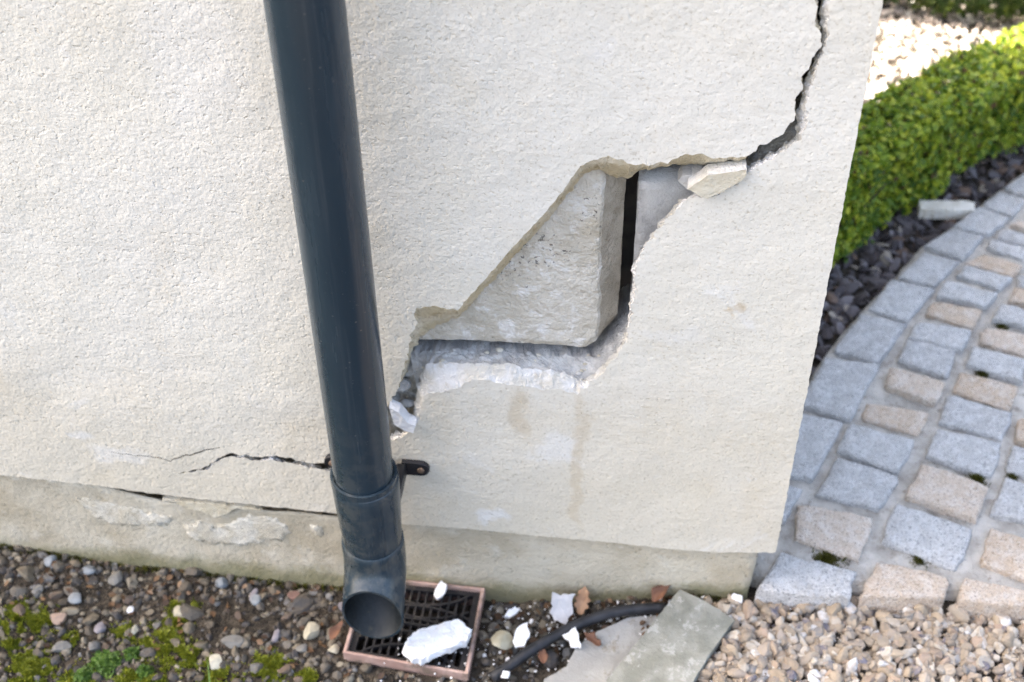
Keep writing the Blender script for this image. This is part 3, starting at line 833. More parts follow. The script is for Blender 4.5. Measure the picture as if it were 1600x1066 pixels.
# loose pieces caught in the crack
P = resample(mm(DATA['fragment']), .004, .0022, 90.0, closed=True)
v, f = prism(P, -.0075, .010, .006, .0009, 91.0, 2, .02)
nfr = len(v)
c = v.mean(0)
o = obj('render_fragment', v, f, (M['tan_face'] if 'tan_face' in M else M['coat'], M['white_break']), loc=tuple(c)); fix_normals(o)
ni = np.zeros(len(o.data.polygons), int)
for p in o.data.polygons:
    if p.normal.y > -.6: ni[p.index] = 1
o.data.polygons.foreach_set('material_index', ni.astype(np.int32))
tag(o, 'loose cream render fragment wedged in the crack right of the dark joint', 'debris')
P = resample(mm(DATA['grey_bit']), .004, .0022, 92.0, closed=True)
v, f = prism(P, .010, .030, .006, .0012, 93.0, 2, .02)
o = obj('mortar_lump', v, f, M['mortar'], loc=tuple(v.mean(0))); fix_normals(o)
tag(o, 'small grey mortar lump tucked left of the wedged render fragment', 'debris')
P = resample(mm(DATA['flake']), .004, .002, 94.0, closed=True)
v, f = prism(P, -.009, .006, .006, .0012, 95.0, 2, .02)
o = obj('plaster_flake', v, f, M['plaster'], loc=tuple(v.mean(0))); fix_normals(o)
tag(o, 'white plaster flake at the crack end beside the downpipe', 'debris')

# ------------------------------------------------------------------ downpipe
PX, PY, PR = 0.0, -.065, .0338
pipe = empty('downpipe', (PX, PY, -.02))
tag(pipe, 'dark slate blue plastic downpipe with an open shoe at its foot', 'downpipe')
def zs(*z): return [(PX, PY, q) for q in z]
v, f = tube_path(zs(.215, .22, .8, 1.6, 2.6, 3.8, 4.9), [PR] * 7, 64)
obj('pipe', v, f, M['pipe'], pipe, smooth=True)
# shoe: socket, straight neck, bend and a spout cut off upright
A38 = math.radians(39)
ctr, rad = [], []
for z, r in [(.2740, PR + .0004), (.2795, PR + .0008), (.2800, PR + .0034), (.2780, PR + .0044), (.268, PR + .0044), (.240, PR + .0038), (.215, PR + .0028), (.190, PR + .0016), (.1720, PR + .0010)]:
    ctr.append((PX + .001, PY, z)); rad.append(r)
path2 = []
bz = .155
for t in np.linspace(0, 1, 11):
    a = t * (math.pi / 2 - A38)                 # angle away from straight down
    R = .055
    path2.append((PX + .001 + .002 * t, PY - R * (1 - math.cos(a)), bz - R * math.sin(a)))
dirv = np.array([.03, -math.cos(A38), -math.sin(A38)])
last = np.array(path2[-1])
v1, f1 = tube_path(ctr, rad, 64)
end_y = -.1165
spv = []
outer = PR + .0030
ext = [np.array(p) for p in path2]
for s_ in (.008, .016): ext.append(last + dirv * s_)
v2, f2 = tube_path([(PX + .001, PY, .1721), (PX + .001, PY, .1700), (PX + .001, PY, .163)] + [tuple(p) for p in ext], [PR + .0012, outer, outer + .0004] + [outer + .0004] * len(ext), 64)
# last ring slides along the spout direction onto the upright cut
ring = v2[-64:]
tcut = (end_y - ring[:, 1]) / dirv[1]
v2[-64:] = ring + np.outer(tcut, dirv)
v2[-128:-64] = v2[-192:-128] + (v2[-64:] - v2[-192:-128]) * .6
# inner wall
vin = v2.copy()
cen_ = [np.mean(v2[k * 64:(k + 1) * 64], axis=0) for k in range(len(v2) // 64)]
for k2 in range(len(cen_)):
    vin[k2 * 64:(k2 + 1) * 64] = cen_[k2] + (v2[k2 * 64:(k2 + 1) * 64] - cen_[k2]) * .925
n2 = len(v2)
f_in = f2[:, ::-1] + n2
rim = np.array([(2 * n2 + k3, 2 * n2 + (k3 + 1) % 64, 2 * n2 + 64 + (k3 + 1) % 64, 2 * n2 + 64 + k3) for k3 in range(64)])
shoe = obj('shoe_socket', v1, f1, M['pipe'], pipe, smooth=True)
obj('shoe_spout', np.vstack([v2, vin, v2[-64:], vin[-64:]]), np.vstack([f2, f_in, rim]), (M['pipe'], M['pipe_inside']), pipe, smooth=True, midx=[0] * len(f2) + [1] * len(f_in) + [0] * len(rim))
# clip: a band round the pipe and two lugs screwed to the wall
bz0 = .232
v, f = tube_path(zs(bz0 + .056, bz0 + .0555, bz0 + .0445, bz0 + .044), [PR + .001, PR + .0040, PR + .0040, PR + .001], 48)
clip = obj('clip_band', v, f, M['pipe'], pipe, smooth=False)
for sx in (-1, 1):
    arm = box_vf(min(sx * .024, sx * .036), max(sx * .024, sx * .036), -.066, -.0075, bz0 - .0095, bz0 + .0095)
    o = obj('clip_arm', *arm, M['clip'], pipe, bevel=.002)
    ang = np.linspace(-math.pi / 2, math.pi / 2, 13)
    pr_ = [(sx * .030, bz0 - .011), ] + [(sx * (.052 + .011 * math.cos(a)), bz0 + .011 * math.sin(a)) for a in ang] + [(sx * .030, bz0 + .011)]
    pr_ = [(a, b) for a, b in pr_]
    m_ = len(pr_)
    vv = np.array([(a, -.0080, b) for a, b in pr_] + [(a, -.0015, b) for a, b in pr_])
    ff = [list(range(m_)), list(range(2 * m_ - 1, m_ - 1, -1))] + [[k3, (k3 + 1) % m_, m_ + (k3 + 1) % m_, m_ + k3] for k3 in range(m_)]
    lug = obj('clip_lug', vv, ff, M['clip'], pipe, bevel=.0012); fix_normals(lug)
    sv, sf = tube_path([(sx * .053, -.0079, bz0), (sx * .053, -.0092, bz0), (sx * .053, -.0098, bz0)], [.0042, .0042, .0030], 16, False, True)
    obj('screw', sv, sf, M['screw'], lug, smooth=True)

# ------------------------------------------------------------------ gully with its grate
gl = empty('drain_gully', (.04, -.06, -.02))
tag(gl, 'square terracotta drain gully with black grate under the downpipe', 'drain')
def gq(u, w, z):
    a, b, c_, d = GULLY
    p = (a * (1 - u) + b * u) * (1 - w) + (d * (1 - u) + c_ * u) * w
    return np.array([p[0], p[1], z])
RZ = -.004
def frame(i0, i1, z0, z1):
    """square tube section ring between inset i0 (outer) and i1 (inner)"""
    v = []
    for i_, z in ((i0, z0), (i0, z1), (i1, z1), (i1, z0)):
        v += [gq(i_, i_, z), gq(1 - i_, i_, z), gq(1 - i_, 1 - i_, z), gq(i_, 1 - i_, z)]
    f = []
    for r in range(4):
        for k in range(4):
            f.append((r * 4 + k, r * 4 + (k + 1) % 4, ((r + 1) % 4) * 4 + (k + 1) % 4, ((r + 1) % 4) * 4 + k))
    return np.array(v), np.array(f)
o = obj('gully_rim', *frame(0, .030, RZ - .016, RZ), M['terracotta'], gl, bevel=.0012); fix_normals(o)
o = obj('gully_body', *frame(.02, .055, -.16, RZ - .0165), M['terracotta'], gl); fix_normals(o)
bars = [frame(.036, .085, RZ - .013, RZ - .006)]
def bar(p, q, w_, z0, z1):
    p, q = np.array(p), np.array(q); d = q - p; nn = np.array([-d[1], d[0]]); nn = nn / (np.linalg.norm(nn) + 1e-9) * w_ / 2
    c4 = [p - nn, q - nn, q + nn, p + nn]
    v = [gq(*c, z0) for c in c4] + [gq(*c, z1) for c in c4]
    return np.array(v), box_vf(0, 1, 0, 1, 0, 1)[1]
zt_, zb_ = RZ - .0075, RZ - .0145
for k in range(1, 13):
    u = .08 + .84 * k / 13
    bars.append(bar((u, .08), (u, .92), .017, zb_, zt_ - .0004 * (k % 2)))
for (cx, cy, rr) in ((.5, -.25, .50), (.5, -.25, .66), (.5, -.25, .82), (.5, -.25, .98), (.5, 1.25, .50), (.5, 1.25, .66)):
    pts = []
    for a in np.linspace(0, 2 * math.pi, 90):
        p = (cx + rr * math.cos(a), cy + rr * math.sin(a))
        pts.append(p if .07 < p[0] < .93 and .07 < p[1] < .93 else None)
    for p, q in zip(pts[:-1], pts[1:]):
        if p and q: bars.append(bar(p, q, .022, zb_ + .001, zt_ + .0012))
bars.append(bar((.07, .5), (.93, .5), .028, zb_ + .0005, zt_ + .0018))
o = obj('grate', *join(*bars), M['grate'], gl)
v, f = box_vf(-.03, .11, -.108, -.012, -.158, -.150)
obj('gully_floor', v, f, M['core'], gl)

# ------------------------------------------------------------------ sett path
SZ = .045
path_left = [(.4590, .045), (.4595, .120), (.474, .200), (.520, .330), (.575, .446), (.632, .543), (.687, .624), (.733, .700), (.786, .755), (.836, .814), (.878, .866), (.930, .925), (1.00, .995), (1.10, 1.08), (1.25, 1.19)]
path_out = path_left + [(2.4, 1.9), (2.4, .05), (1.2, .048), (.82, .036), (.64, .032), (.52, .026), (.4590, .030)]
P = resample(path_out, .02, 0, 0, closed=True)
V, F, idx = triangulate(P, .014)
pv = np.array([(p[0], p[1], SZ - .0085 + .009 * fbm((p[0], p[1], 0), 22, 3, 3.0) + .003 * fbm((p[0], p[1], 0), 70, 2, 4.0)) for p in V])
nb = len(P); lowr = np.array([(p[0], p[1], -.03) for p in P])
ia = np.array(idx); ib = np.arange(len(V), len(V) + nb)
sk = np.concatenate([np.stack([ia, np.roll(ia, -1), np.roll(ib, -1)], 1), np.stack([ia, np.roll(ib, -1), ib], 1)])
path = obj('sett_path', np.vstack([pv, lowr]), np.vstack([F, sk]), M['path_mortar'], smooth=True); fix_normals(path)
tag(path, 'curving path of grey and tan granite setts in mortar', kind='structure')

def sett(quad, mat, seed, rnd=.30, top=SZ, puff=.004):
    Q = np.array(quad, float).reshape(4, 2)
    N = 11
    lin = np.array([-1, -.97, -.92, -.68, -.34, 0, .34, .68, .92, .97, 1.0])
    verts = []
    for b in lin:
        for a in lin:
            # round the corners of the outline
            k = 1 - rnd * .32 * (abs(a) ** 3) * (abs(b) ** 3)
            u, w = (a * k + 1) / 2, (b * k + 1) / 2
            p = (Q[0] * (1 - u) + Q[1] * u) * (1 - w) + (Q[3] * (1 - u) + Q[2] * u) * w
            e = max(abs(a), abs(b))
            z = top + puff * .15 * (1 - .5 * (a * a + b * b)) - .0032 * max(0, (e - .92) / .08) ** 2
            z += .0040 * fbm((p[0], p[1], seed), 28, 3, seed) + .0018 * fbm((p[0], p[1], seed), 110, 2, seed)
            if e > .7:
                j = .0070 * fbm((p[0], p[1], seed * 2), 75, 3, seed + 3)
                c = Q.mean(0); d = p - c; p = p + d / (np.linalg.norm(d) + 1e-9) * j
            verts.append((p[0], p[1], z))
    V_ = list(verts)
    f_ = [(r * N + c, r * N + c + 1, (r + 1) * N + c + 1, (r + 1) * N + c) for r in range(N - 1) for c in range(N - 1)]
    edge = [c for c in range(N)] + [r * N + N - 1 for r in range(1, N)] + [(N - 1) * N + c for c in range(N - 2, -1, -1)] + [r * N for r in range(N - 2, 0, -1)]
    b0 = len(V_)
    for e_ in edge:
        p = V_[e_]; V_.append((p[0], p[1], top - .055))
    m_ = len(edge)
    f_ += [(edge[k], edge[(k + 1) % m_], b0 + (k + 1) % m_, b0 + k) for k in range(m_)]
    o = obj('sett', np.array(V_), np.array(f_), mat, path, smooth=True)
    fix_normals(o)
    return o

placed = []
ns = 0
for key, mk in (('border', 'granite'), ('g', 'granite'), ('p', 'pink')):
    for q in DATA['setts'][key]:
        Q = mm(q).reshape(4, 2)
        c = Q.mean(0); Q = c + (Q - c) * (1.05 if key == 'border' else 1.10)
        sett(Q, M[mk], 3.7 + ns * 1.31, (.04 if key == 'border' else .09), SZ + rng.uniform(-.0025, .0025), .003 if key == 'border' else .005)
        placed.append((c, np.ptp(Q, axis=0).max())); ns += 1
# the path goes on beyond the right edge of the picture
far = [[(.928, .912), (.985, .972), (1.022, .935), (.963, .872)], [(.992, .980), (1.060, 1.040), (1.094, 1.000), (1.028, .942)], [(1.068, 1.046), (1.146, 1.105), (1.176, 1.063), (1.100, 1.008)]]
for q in far:
    sett(np.array(q), M['granite'], 3.7 + ns * 1.31, .25); ns += 1
chain = [mm(q).reshape(4, 2) for q in DATA['setts']['g'][9:15] + DATA['setts']['p'][8:12]]
step = np.array([.104, -.016])
for k in range(1, 6):
    for m_, q in enumerate(chain):
        Q = q + step * k + np.array([0, .008 * k])
        c = Q.mean(0)
        if any(np.linalg.norm(c - pc) < .075 for pc, _ in placed): continue
        if c[0] < .80 or c[1] < .09: continue
        sett(Q, M['pink' if (m_ * 7 + k * 3) % 5 < 2 else 'granite'], 3.7 + ns * 1.31, .5); ns += 1
        placed.append((c, .1))
for k in range(6):
    x0 = .828 + k * .112
    sett([(x0, .135), (x0 + .098, .139), (x0 + .096, .052), (x0 - .004, .050)], M['pink' if k % 2 else 'granite'], 3.7 + ns * 1.31, .5); ns += 1

# ------------------------------------------------------------------ loose stones
def stones(name, pts, sizes, mat, zf, flat=(.55, .85), planes=6, sub=2, nvar=14, elong=(1.0, 1.5), tilt=.5, sink=.25, label=None, lift=None):
    shapes = [stone_shape(100 + len(name) % 7 + k * 3.3, planes, sub) for k in range(nvar)]
    VV, FF, base = [], [], 0
    for a, (p, s_) in enumerate(zip(pts, sizes)):
        v, f = shapes[a % nvar]
        sc = np.array([random.uniform(*elong), 1.0, random.uniform(*flat)]) * s_ * .5
        e = Matrix.Rotation(random.uniform(0, 6.283), 3, 'Z') @ Matrix.Rotation(random.gauss(0, tilt), 3, 'X') @ Matrix.Rotation(random.gauss(0, tilt), 3, 'Y')
        w = (v * sc) @ np.array(e).T
        z = zf(p[0], p[1]) + sc[2] * (1 - 2 * sink) + (lift[a] if lift is not None else 0)
        VV.append(w + np.array([p[0], p[1], z])); FF.append(f + base); base += len(v)
    o = obj(name, np.vstack(VV), np.vstack(FF), mat)
    tag(o, label, kind='stuff')
    return o

def clear(p, slabs):
    return not any(in_poly(np.array([p]), S)[0] for S in slabs)
def near_xy(p): return p[0], p[1]
flat_gz = lambda x, y: gz(x, y, True)

slab_out, slab_low_out = mm(DATA['slab']), mm(DATA['slab_low'])
gul = np.array([GULLY.mean(0) + (q - GULLY.mean(0)) * 1.04 for q in GULLY])

# left bed: mixed pebbles in soil, patchier towards the moss
moss_c = [(m_[0] / 1000, m_[1] / 1000, m_[2] / 1000 * .62) for m_ in DATA['moss'] + DATA['weed']]
def bed_density(x, y):
    d = .62 + .75 * fbm((x, y, 0), 8, 2, 31.0)
    d += .45 * smooth(-.07, .0, y)
    for mx, my, mr in moss_c:
        d -= .55 * max(0, 1 - math.hypot(x - mx, y - my) / (mr * 1.3))
    if x > .13: d += .25
    return d
pts, szs = [], []
for a in range(15000):
    x, y = random.uniform(-.78, .34), random.uniform(-.42, .008)
    s_ = min(.030, random.lognormvariate(math.log(.0088), .55))
    if random.random() > bed_density(x, y): continue
    if not clear((x, y), [gul, slab_out, slab_low_out]): continue
    if x > .20 + .15 * random.random(): continue
    ok = True
    if s_ > .010:
        for q, t in zip(pts, szs):
            if t > .010 and abs(q[0] - x) < .03 and (q[0] - x) ** 2 + (q[1] - y) ** 2 < (.42 * (s_ + t)) ** 2: ok = False; break
    if not ok: continue
    pts.append((x, y)); szs.append(s_)
stones('pebble_bed', pts, szs, M['bed_stones'], flat_gz, planes=8, sink=.36, label='mixed grey and brown pebbles in the soil left of the drain')
# crumbs of soil and grit
pts = [(random.uniform(-.78, .42), random.uniform(-.42, .01)) for _ in range(12000)]
pts = [p for p in pts if clear(p, [gul, slab_out])]
stones('soil_crumbs', pts, [random.uniform(.002, .0055) for _ in pts], M['soil'], flat_gz, planes=4, sub=1, nvar=8, label='crumbs of dark soil between the pebbles')

# right: tan gravel, several stones deep
pts, szs, lf = [], [], []
for a in range(9500):
    x, y = random.uniform(.33, 1.15), random.uniform(-.36, .034)
    if x < .40 + .10 * (random.random() - .5) - .10 * smooth(-.03, -.2, y) and not (x > .36 and y < -.12): continue
    if y > np.interp(x, [.46, .52, .64, .82, 1.2], [.0, .018, .024, .028, .040]): continue
    if not clear((x, y), [slab_out]): continue
    pts.append((x, y)); szs.append(min(.021, random.lognormvariate(math.log(.0128), .34))); lf.append(random.uniform(-.005, .007))
stones('tan_gravel', pts, szs, M['gravel'], flat_gz, flat=(.6, .95), planes=10, nvar=24, elong=(1.0, 1.7), tilt=.8, lift=lf, label='tan and cream angular gravel in front of the sett path')

# slate chips between hedge and path
hedge_line = [(.500, .545), (.595, .658), (.762, .835), (.944, 1.015), (1.30, 1.30), (2.2, 2.0)]
HL = np.array(hedge_line)
def side_of(x, y, L):
    return y - np.interp(x, L[:, 0], L[:, 1])
PL = np.array(path_left)
pts, szs, lf = [], [], []
for a in range(11000):
    x, y = random.uniform(.462, 1.45), random.uniform(.1, 1.5)
    if y < np.interp(x, PL[:, 0], PL[:, 1]) + .004 or y > np.interp(x, HL[:, 0], HL[:, 1]) + .09: continue
    if x < .49: continue
    pts.append((x, y)); szs.append(random.uniform(.009, .025)); lf.append(random.uniform(0, .010))
stones('slate_chippings', pts, szs, M['slate'], flat_gz, flat=(.16, .34), planes=8, elong=(1.0, 1.9), tilt=.45, lift=lf, label='dark purple grey slate chippings along the foot of the hedge')

# pale gravel in the sun behind the hedge
pts, szs = [], []
for a in range(9000):
    x, y = random.uniform(.49, 1.7), random.uniform(.85, 1.62)
    if y < np.interp(x, HL[:, 0], HL[:, 1]) + .17: continue
    pts.append((x, y)); szs.append(random.uniform(.006, .017))
stones('pale_gravel', pts, szs, M['far_gravel'], flat_gz, planes=6, sub=1, elong=(1.0, 1.5), label='pale sunlit gravel behind the low hedge')

# ------------------------------------------------------------------ hedges
def leaves(pos, nrm, size, jitter=.9):
    """small folded leaves, four corners each, facing roughly along nrm"""
    n = len(pos)
    d = nrm + rng.normal(size=(n, 3)) * jitter
    d /= np.linalg.norm(d, axis=1)[:, None]
    t = np.cross(d, rng.normal(size=(n, 3))); t /= np.linalg.norm(t, axis=1)[:, None]
    b = np.cross(d, t)
    L = size * rng.uniform(.75, 1.25, n)
    w = L * rng.uniform(.27, .36, n)
    cup = L * rng.uniform(.02, .16, n)
    t_, b_, d_ = t * L[:, None], b * w[:, None], d * cup[:, None]
    p0 = pos - t_ * .5
    v = np.stack([p0, pos - t_ * .12 + b_ + d_, pos + t_ * .22 + b_ * .85 + d_, pos + t_ * .5, pos + t_ * .22 - b_ * .85 + d_, pos - t_ * .12 - b_ + d_], 1).reshape(-1, 3)
    base = np.arange(n)[:, None] * 6
    f = np.concatenate([base + np.array([[0, 1, 2, 3]]), base + np.array([[0, 3, 4, 5]])])
    return v, f

def hedge(name, line, depth, height, z0, nleaf, size, mat, label, smax=None):
    L = np.array(line); seg_ = np.diff(L, axis=0); sl_ = np.linalg.norm(seg_, axis=1); cum = np.concatenate([[0], np.cumsum(sl_)])
    tot = cum[-1]
    # most leaves on the nearer stretch
    s_ = rng.uniform(0, 1, nleaf) ** 1.5 * tot
    k = np.clip(np.searchsorted(cum, s_) - 1, 0, len(sl_) - 1)
    tdir = seg_[k] / sl_[k][:, None]
    p = L[k] + tdir * (s_ - cum[k])[:, None]
    back = np.stack([-tdir[:, 1], tdir[:, 0]], 1)
    which = rng.uniform(0, 1, nleaf)
    dpt, hgt = np.zeros(nleaf), np.zeros(nleaf)
    nrm = np.zeros((nleaf, 3))
    inn = np.abs(rng.normal(0, .016, nleaf))
    fr, tp, bk = which < .40, (which >= .40) & (which < .72), (which >= .72) & (which < .86)
    it = which >= .86
    u = rng.uniform(0, 1, nleaf)
    dpt[fr] = inn[fr]; hgt[fr] = .10 * height + u[fr] * height * .9; nrm[fr, :2] = -back[fr]
    dpt[tp] = u[tp] * depth; hgt[tp] = height - inn[tp]; nrm[tp, 2] = 1
    dpt[bk] = depth - inn[bk]; hgt[bk] = u[bk] * height; nrm[bk, :2] = back[bk]
    dpt[it] = u[it] * depth; hgt[it] = rng.uniform(.05, 1, it.sum()) * height; nrm[it] = rng.normal(size=(it.sum(), 3))
    # uneven clipped outline: clumps in and out, rounded shoulder
    cl_ = np.array([fbm((a, b, c), 22, 3, 5.0) for a, b, c in zip(s_, dpt, hgt)])
    cl2 = np.array([fbm((a, b, c), 7, 2, 9.0) for a, b, c in zip(s_, dpt, hgt)])
    off = .024 * cl_ + .020 * cl2 + np.where(rng.uniform(0, 1, nleaf) < .04, rng.uniform(0, .014, nleaf), 0)
    pos = np.stack([p[:, 0] + back[:, 0] * dpt, p[:, 1] + back[:, 1] * dpt, z0 + hgt], 1)
    nn = nrm / (np.linalg.norm(nrm, axis=1)[:, None] + 1e-9)
    off[tp] = .012 * cl_[tp] + .007 * cl2[tp]
    pos += nn * off[:, None]
    # gaps between clumps
    keep = (cl_ + .5 * cl2) > rng.uniform(-.75, .10, nleaf)
    v, f = leaves(pos[keep], nn[keep] + np.array([0, 0, .35]), size, .75)
    root = empty(name, (L[0][0], L[0][1], z0))
    tag(root, label, 'hedge')
    obj('foliage', v, f, mat, root)
    tv, tf, b0 = [], [], 0
    nst = int(tot / .035)
    for a in range(nst):
        s0 = tot * (a + rng.uniform(.2, .8)) / nst
        kk = min(len(sl_) - 1, max(0, np.searchsorted(cum, s0) - 1))
        td = seg_[kk] / sl_[kk]; q = L[kk] + td * (s0 - cum[kk]); bk_ = np.array([-td[1], td[0]])
        q = q + bk_ * rng.uniform(.25, .75) * depth
        for _ in range(4):
            e = np.array([q[0] + rng.normal(0, .03), q[1] + rng.normal(0, .03), z0 + height * rng.uniform(.6, .92)])
            m_ = (np.array([q[0], q[1], z0 - .02]) + e) / 2 + rng.normal(0, .006, 3)
            vv, ff = tube_path([(q[0], q[1], z0 - .02), tuple(m_), tuple(e)], [.004, .0028, .001], 5)
            tv.append(vv); tf.append(ff + b0); b0 += len(vv)
    obj('stems', np.vstack(tv), np.vstack(tf), M['twig'], root)
    return root
hedge('box_hedge', [(.500, .545), (.595, .658), (.672, .746), (.762, .835), (.858, .937), (.944, 1.015), (1.30, 1.30), (1.9, 1.75)], .118, .172, .022, 56000, .0125, M['hedge'], 'low clipped bright green box hedge beside the sett path')
hedge('box_hedge', [(.46, 1.480), (.742, 1.462), (.82, 1.438), (.953, 1.416), (1.25, 1.43), (2.6, 1.9)], .45, .22, .015, 42000, .016, M['hedge_shaded'], 'hedge in painted shade tones across the top behind the sunlit gravel')

# ------------------------------------------------------------------ things lying about
def chunk(name, c, size, seed, mat, label, cat, rotz=0.0, tilt=0.0, planes=7, sub=3, group=None):
    v, f = stone_shape(seed, planes, sub)
    v = v / np.abs(v).max(0) * np.array(size) * .5
    e = Matrix.Rotation(rotz, 3, 'Z') @ Matrix.Rotation(tilt, 3, 'X')
    v = v @ np.array(e).T
    o = obj(name, v + np.array(c), f, mat, loc=c)
    return tag(o, label, cat, group)

# broken plaster: flat ragged slabs
def shard(name, c, outline, thick, mat, label, cat, rotz=0.0, tilt=(0.0, 0.0), seed=0.0, rough=.0016, spacing=.005, jag=.005, shrink=.04):
    P = resample(np.array(outline, float), .0045, jag, seed, closed=True)
    v, f = prism(P, -thick / 2, thick / 2, spacing, rough, seed + .5, 2, shrink)
    v = np.stack([v[:, 0], v[:, 2], -v[:, 1]], 1)
    e = Matrix.Rotation(rotz, 3, 'Z') @ Matrix.Rotation(tilt[0], 3, 'X') @ Matrix.Rotation(tilt[1], 3, 'Y')
    v = v @ np.array(e).T
    o = obj(name, v + np.array(c), f, mat, loc=c); fix_normals(o)
    return tag(o, label, cat)
C = {k_: mm(p) for k_, p in DATA['chips'].items()}
shard('plaster_lump', (C['big'][0], C['big'][1], .011), [(-.040, -.010), (-.034, -.024), (-.022, -.028), (-.016, -.020), (.012, -.016), (.036, -.010), (.041, .002), (.030, .024), (.006, .020), (-.020, .013), (-.038, .006)], .016, M['plaster'], 'large white plaster lump lying on the drain grate', 'debris', .22, (.10, -.06), 3.0, .0042, .005, .007)
shard('plaster_chip', (C['rim'][0], C['rim'][1], .000), [(-.008, -.006), (.000, -.012), (.006, -.004), (.007, .009), (-.001, .011), (-.004, .002)], .006, M['plaster'], 'small white plaster chip near the back rim of the grate', 'debris', 0, (.3, 0), 4.0)
shard('plaster_chip', (C['a'][0], C['a'][1], .002), [(-.009, -.004), (-.002, -.007), (.009, .002), (.004, .007)], .006, M['plaster'], 'small white chip just right of the drain rim', 'debris', .2, (.2, .2), 5.0)
shard('plaster_chip', (C['b'][0], C['b'][1], .004), [(-.008, -.016), (.004, -.014), (.010, .004), (.006, .017), (-.004, .012), (-.009, .000)], .006, M['plaster'], 'upright white chip resting against the black hose', 'debris', 0, (.35, 0), 6.0)
shard('plaster_chip', (C['c'][0], C['c'][1], .014), [(-.012, .000), (.002, .014), (.010, -.004), (.012, -.013), (.000, -.012)], .005, M['plaster'], 'triangular white chip on the pale slab below the hose', 'debris', 0, (.2, 0), 7.0)
shard('stone_flake', (C['d'][0], C['d'][1], .004), [(-.013, .018), (-.004, .014), (.006, .017), (.014, .018), (.014, -.006), (.006, -.020), (-.006, -.018), (-.014, -.008)], .006, mat_simple('pale_grey_flake', (.42, .42, .43), (.52, .52, .53)), 'pale grey upright stone flake against the plinth', 'stone', 0, (.7, 0), 8.0)
shard('plaster_chip', (C['e'][0], C['e'][1], .000), [(-.004, -.003), (.003, -.004), (.004, .003), (-.003, .004)], .004, M['plaster'], 'tiny white chip below the lower end of the hose', 'debris', 0, (.1, 0), 9.0, spacing=.004, jag=.001)
shard('plaster_chip', (C['f'][0], C['f'][1], .030), [(-.007, -.003), (.005, -.005), (.008, .002), (-.004, .005)], .005, M['plaster'], 'small white chip beside the plinth corner and first sett', 'debris', 0, (.1, 0), 10.0)
chunk('tan_stone', (C['tan_stone'][0], C['tan_stone'][1], -.002), (.030, .026, .020), 23, mat_simple('tan_sandstone', (.34, .30, .20), (.44, .40, .29)), 'angular tan stone right of the drain', 'stone', .4)

def leaf(name, c, L, w, mat, label, rotz, tilt, lobes=4, curl=.3, seed=0):
    N = 15; v, f = [], []
    for a in range(N):
        t = a / (N - 1)
        hw = w * (math.sin(math.pi * min(1, t * .96 + .03)) ** .7) * (1 + .28 * math.sin(t * math.pi * 2 * lobes)) * .5
        for b in (-1, -.5, 0, .5, 1):
            v.append((b * hw, (t - .5) * L, curl * (b * hw) ** 2 / w * 2 + .15 * L * (t - .5) ** 2 + .0012 * fbm((b, t, seed), 3, 2, seed)))
    for a in range(N - 1):
        for b in range(4):
            f.append((a * 5 + b, a * 5 + b + 1, (a + 1) * 5 + b + 1, (a + 1) * 5 + b))
    e = Matrix.Rotation(rotz, 3, 'Z') @ Matrix.Rotation(tilt, 3, 'X')
    v = np.array(v) @ np.array(e).T
    o = obj(name, v + np.array(c), np.array(f), mat, loc=c, smooth=True)
    m_ = o.modifiers.new('thickness', 'SOLIDIFY'); m_.thickness = .0005
    return tag(o, label, 'leaf')
leaf('dead_leaf', (C['leaf_tan'][0], C['leaf_tan'][1], .006), .036, .018, M['tan_leaf'], 'tan lobed dead leaf leaning on the plinth beside the grey flake', -.15, .7, seed=1)
leaf('dead_leaf', (C['leaf_rust'][0], C['leaf_rust'][1], .024), .033, .016, M['rust_leaf'], 'rust brown dead leaf at the top corner of the stone slab', -.75, .45, 1, .8, 2)
leaf('dead_leaf', (C['leaf_orange'][0], C['leaf_orange'][1], -.006), .027, .012, M['rust_leaf'], 'orange brown dead leaf at the left side of the drain rim', -.5, .4, 1, .7, 3)
leaf('dead_leaf', (C['leaf_red'][0], C['leaf_red'][1], .012), .026, .012, M['rust_leaf'], 'small reddish dead leaf on the pale slab', 1.0, .2, 2, .5, 4)
leaf('dead_leaf', (C['leaf_e'][0], C['leaf_e'][1], .000), .024, .010, M['rust_leaf'], 'narrow rusty dead leaf just below the hose', .2, .3, 1, .6, 5)

# slabs and hose
def slab(name, outline, z, thick, mat, label, tilt, seed):
    c = (outline.mean(0)[0], outline.mean(0)[1], z - thick / 2)
    P = outline - outline.mean(0)
    shard(name, c, P, thick, mat, label, 'paving slab', 0, tilt, seed, .0012, .012, .0012, .01)
slab('stone_slab', slab_out, .030, .016, M['slab'], 'tilted grey green stone slab lying against the plinth', (0.0, 0.0), 15.0)
slab('concrete_slab', slab_low_out, .004, .020, M['slab_low'], 'pale concrete slab half buried under the stone slab', (0.0, 0.0), 16.0)
cb = [np.array([p[0], p[1], np.interp(p[0], [.14, .2, .3, .36], [-.012, .004, .013, .012])]) for p in mm(DATA['cable'])]
cp = []
for a in range(len(cb) - 1):
    for t in (0, .33, .66): cp.append(cb[a] * (1 - t) + cb[a + 1] * t)
cp.append(cb[-1]); cp = np.array(cp)
cp[1:-1] = (cp[:-2] + cp[1:-1] + cp[2:]) / 3
v, f = tube_path(cp, [.0070] * len(cp), 16, True, True)
o = obj('hose', v - 0, f, M['cable'], loc=tuple(cp[0]), smooth=True)
tag(o, 'black hose running from the gravel to under the stone slab', 'hose')

# pale stone on the slate bed
ps = mm(DATA['pale_stone']); pc = ps.mean(0)
ang = math.atan2(ps[1][1] - ps[0][1], ps[1][0] - ps[0][0])
shard('pale_stone', (pc[0], pc[1], .040), [(-.044, -.012), (.042, -.014), (.047, .006), (.036, .012), (-.042, .012)], .020, M['pale_stone'], 'pale rectangular stone lying on the slate chippings', 'stone', ang, (0, 0), 18.0)

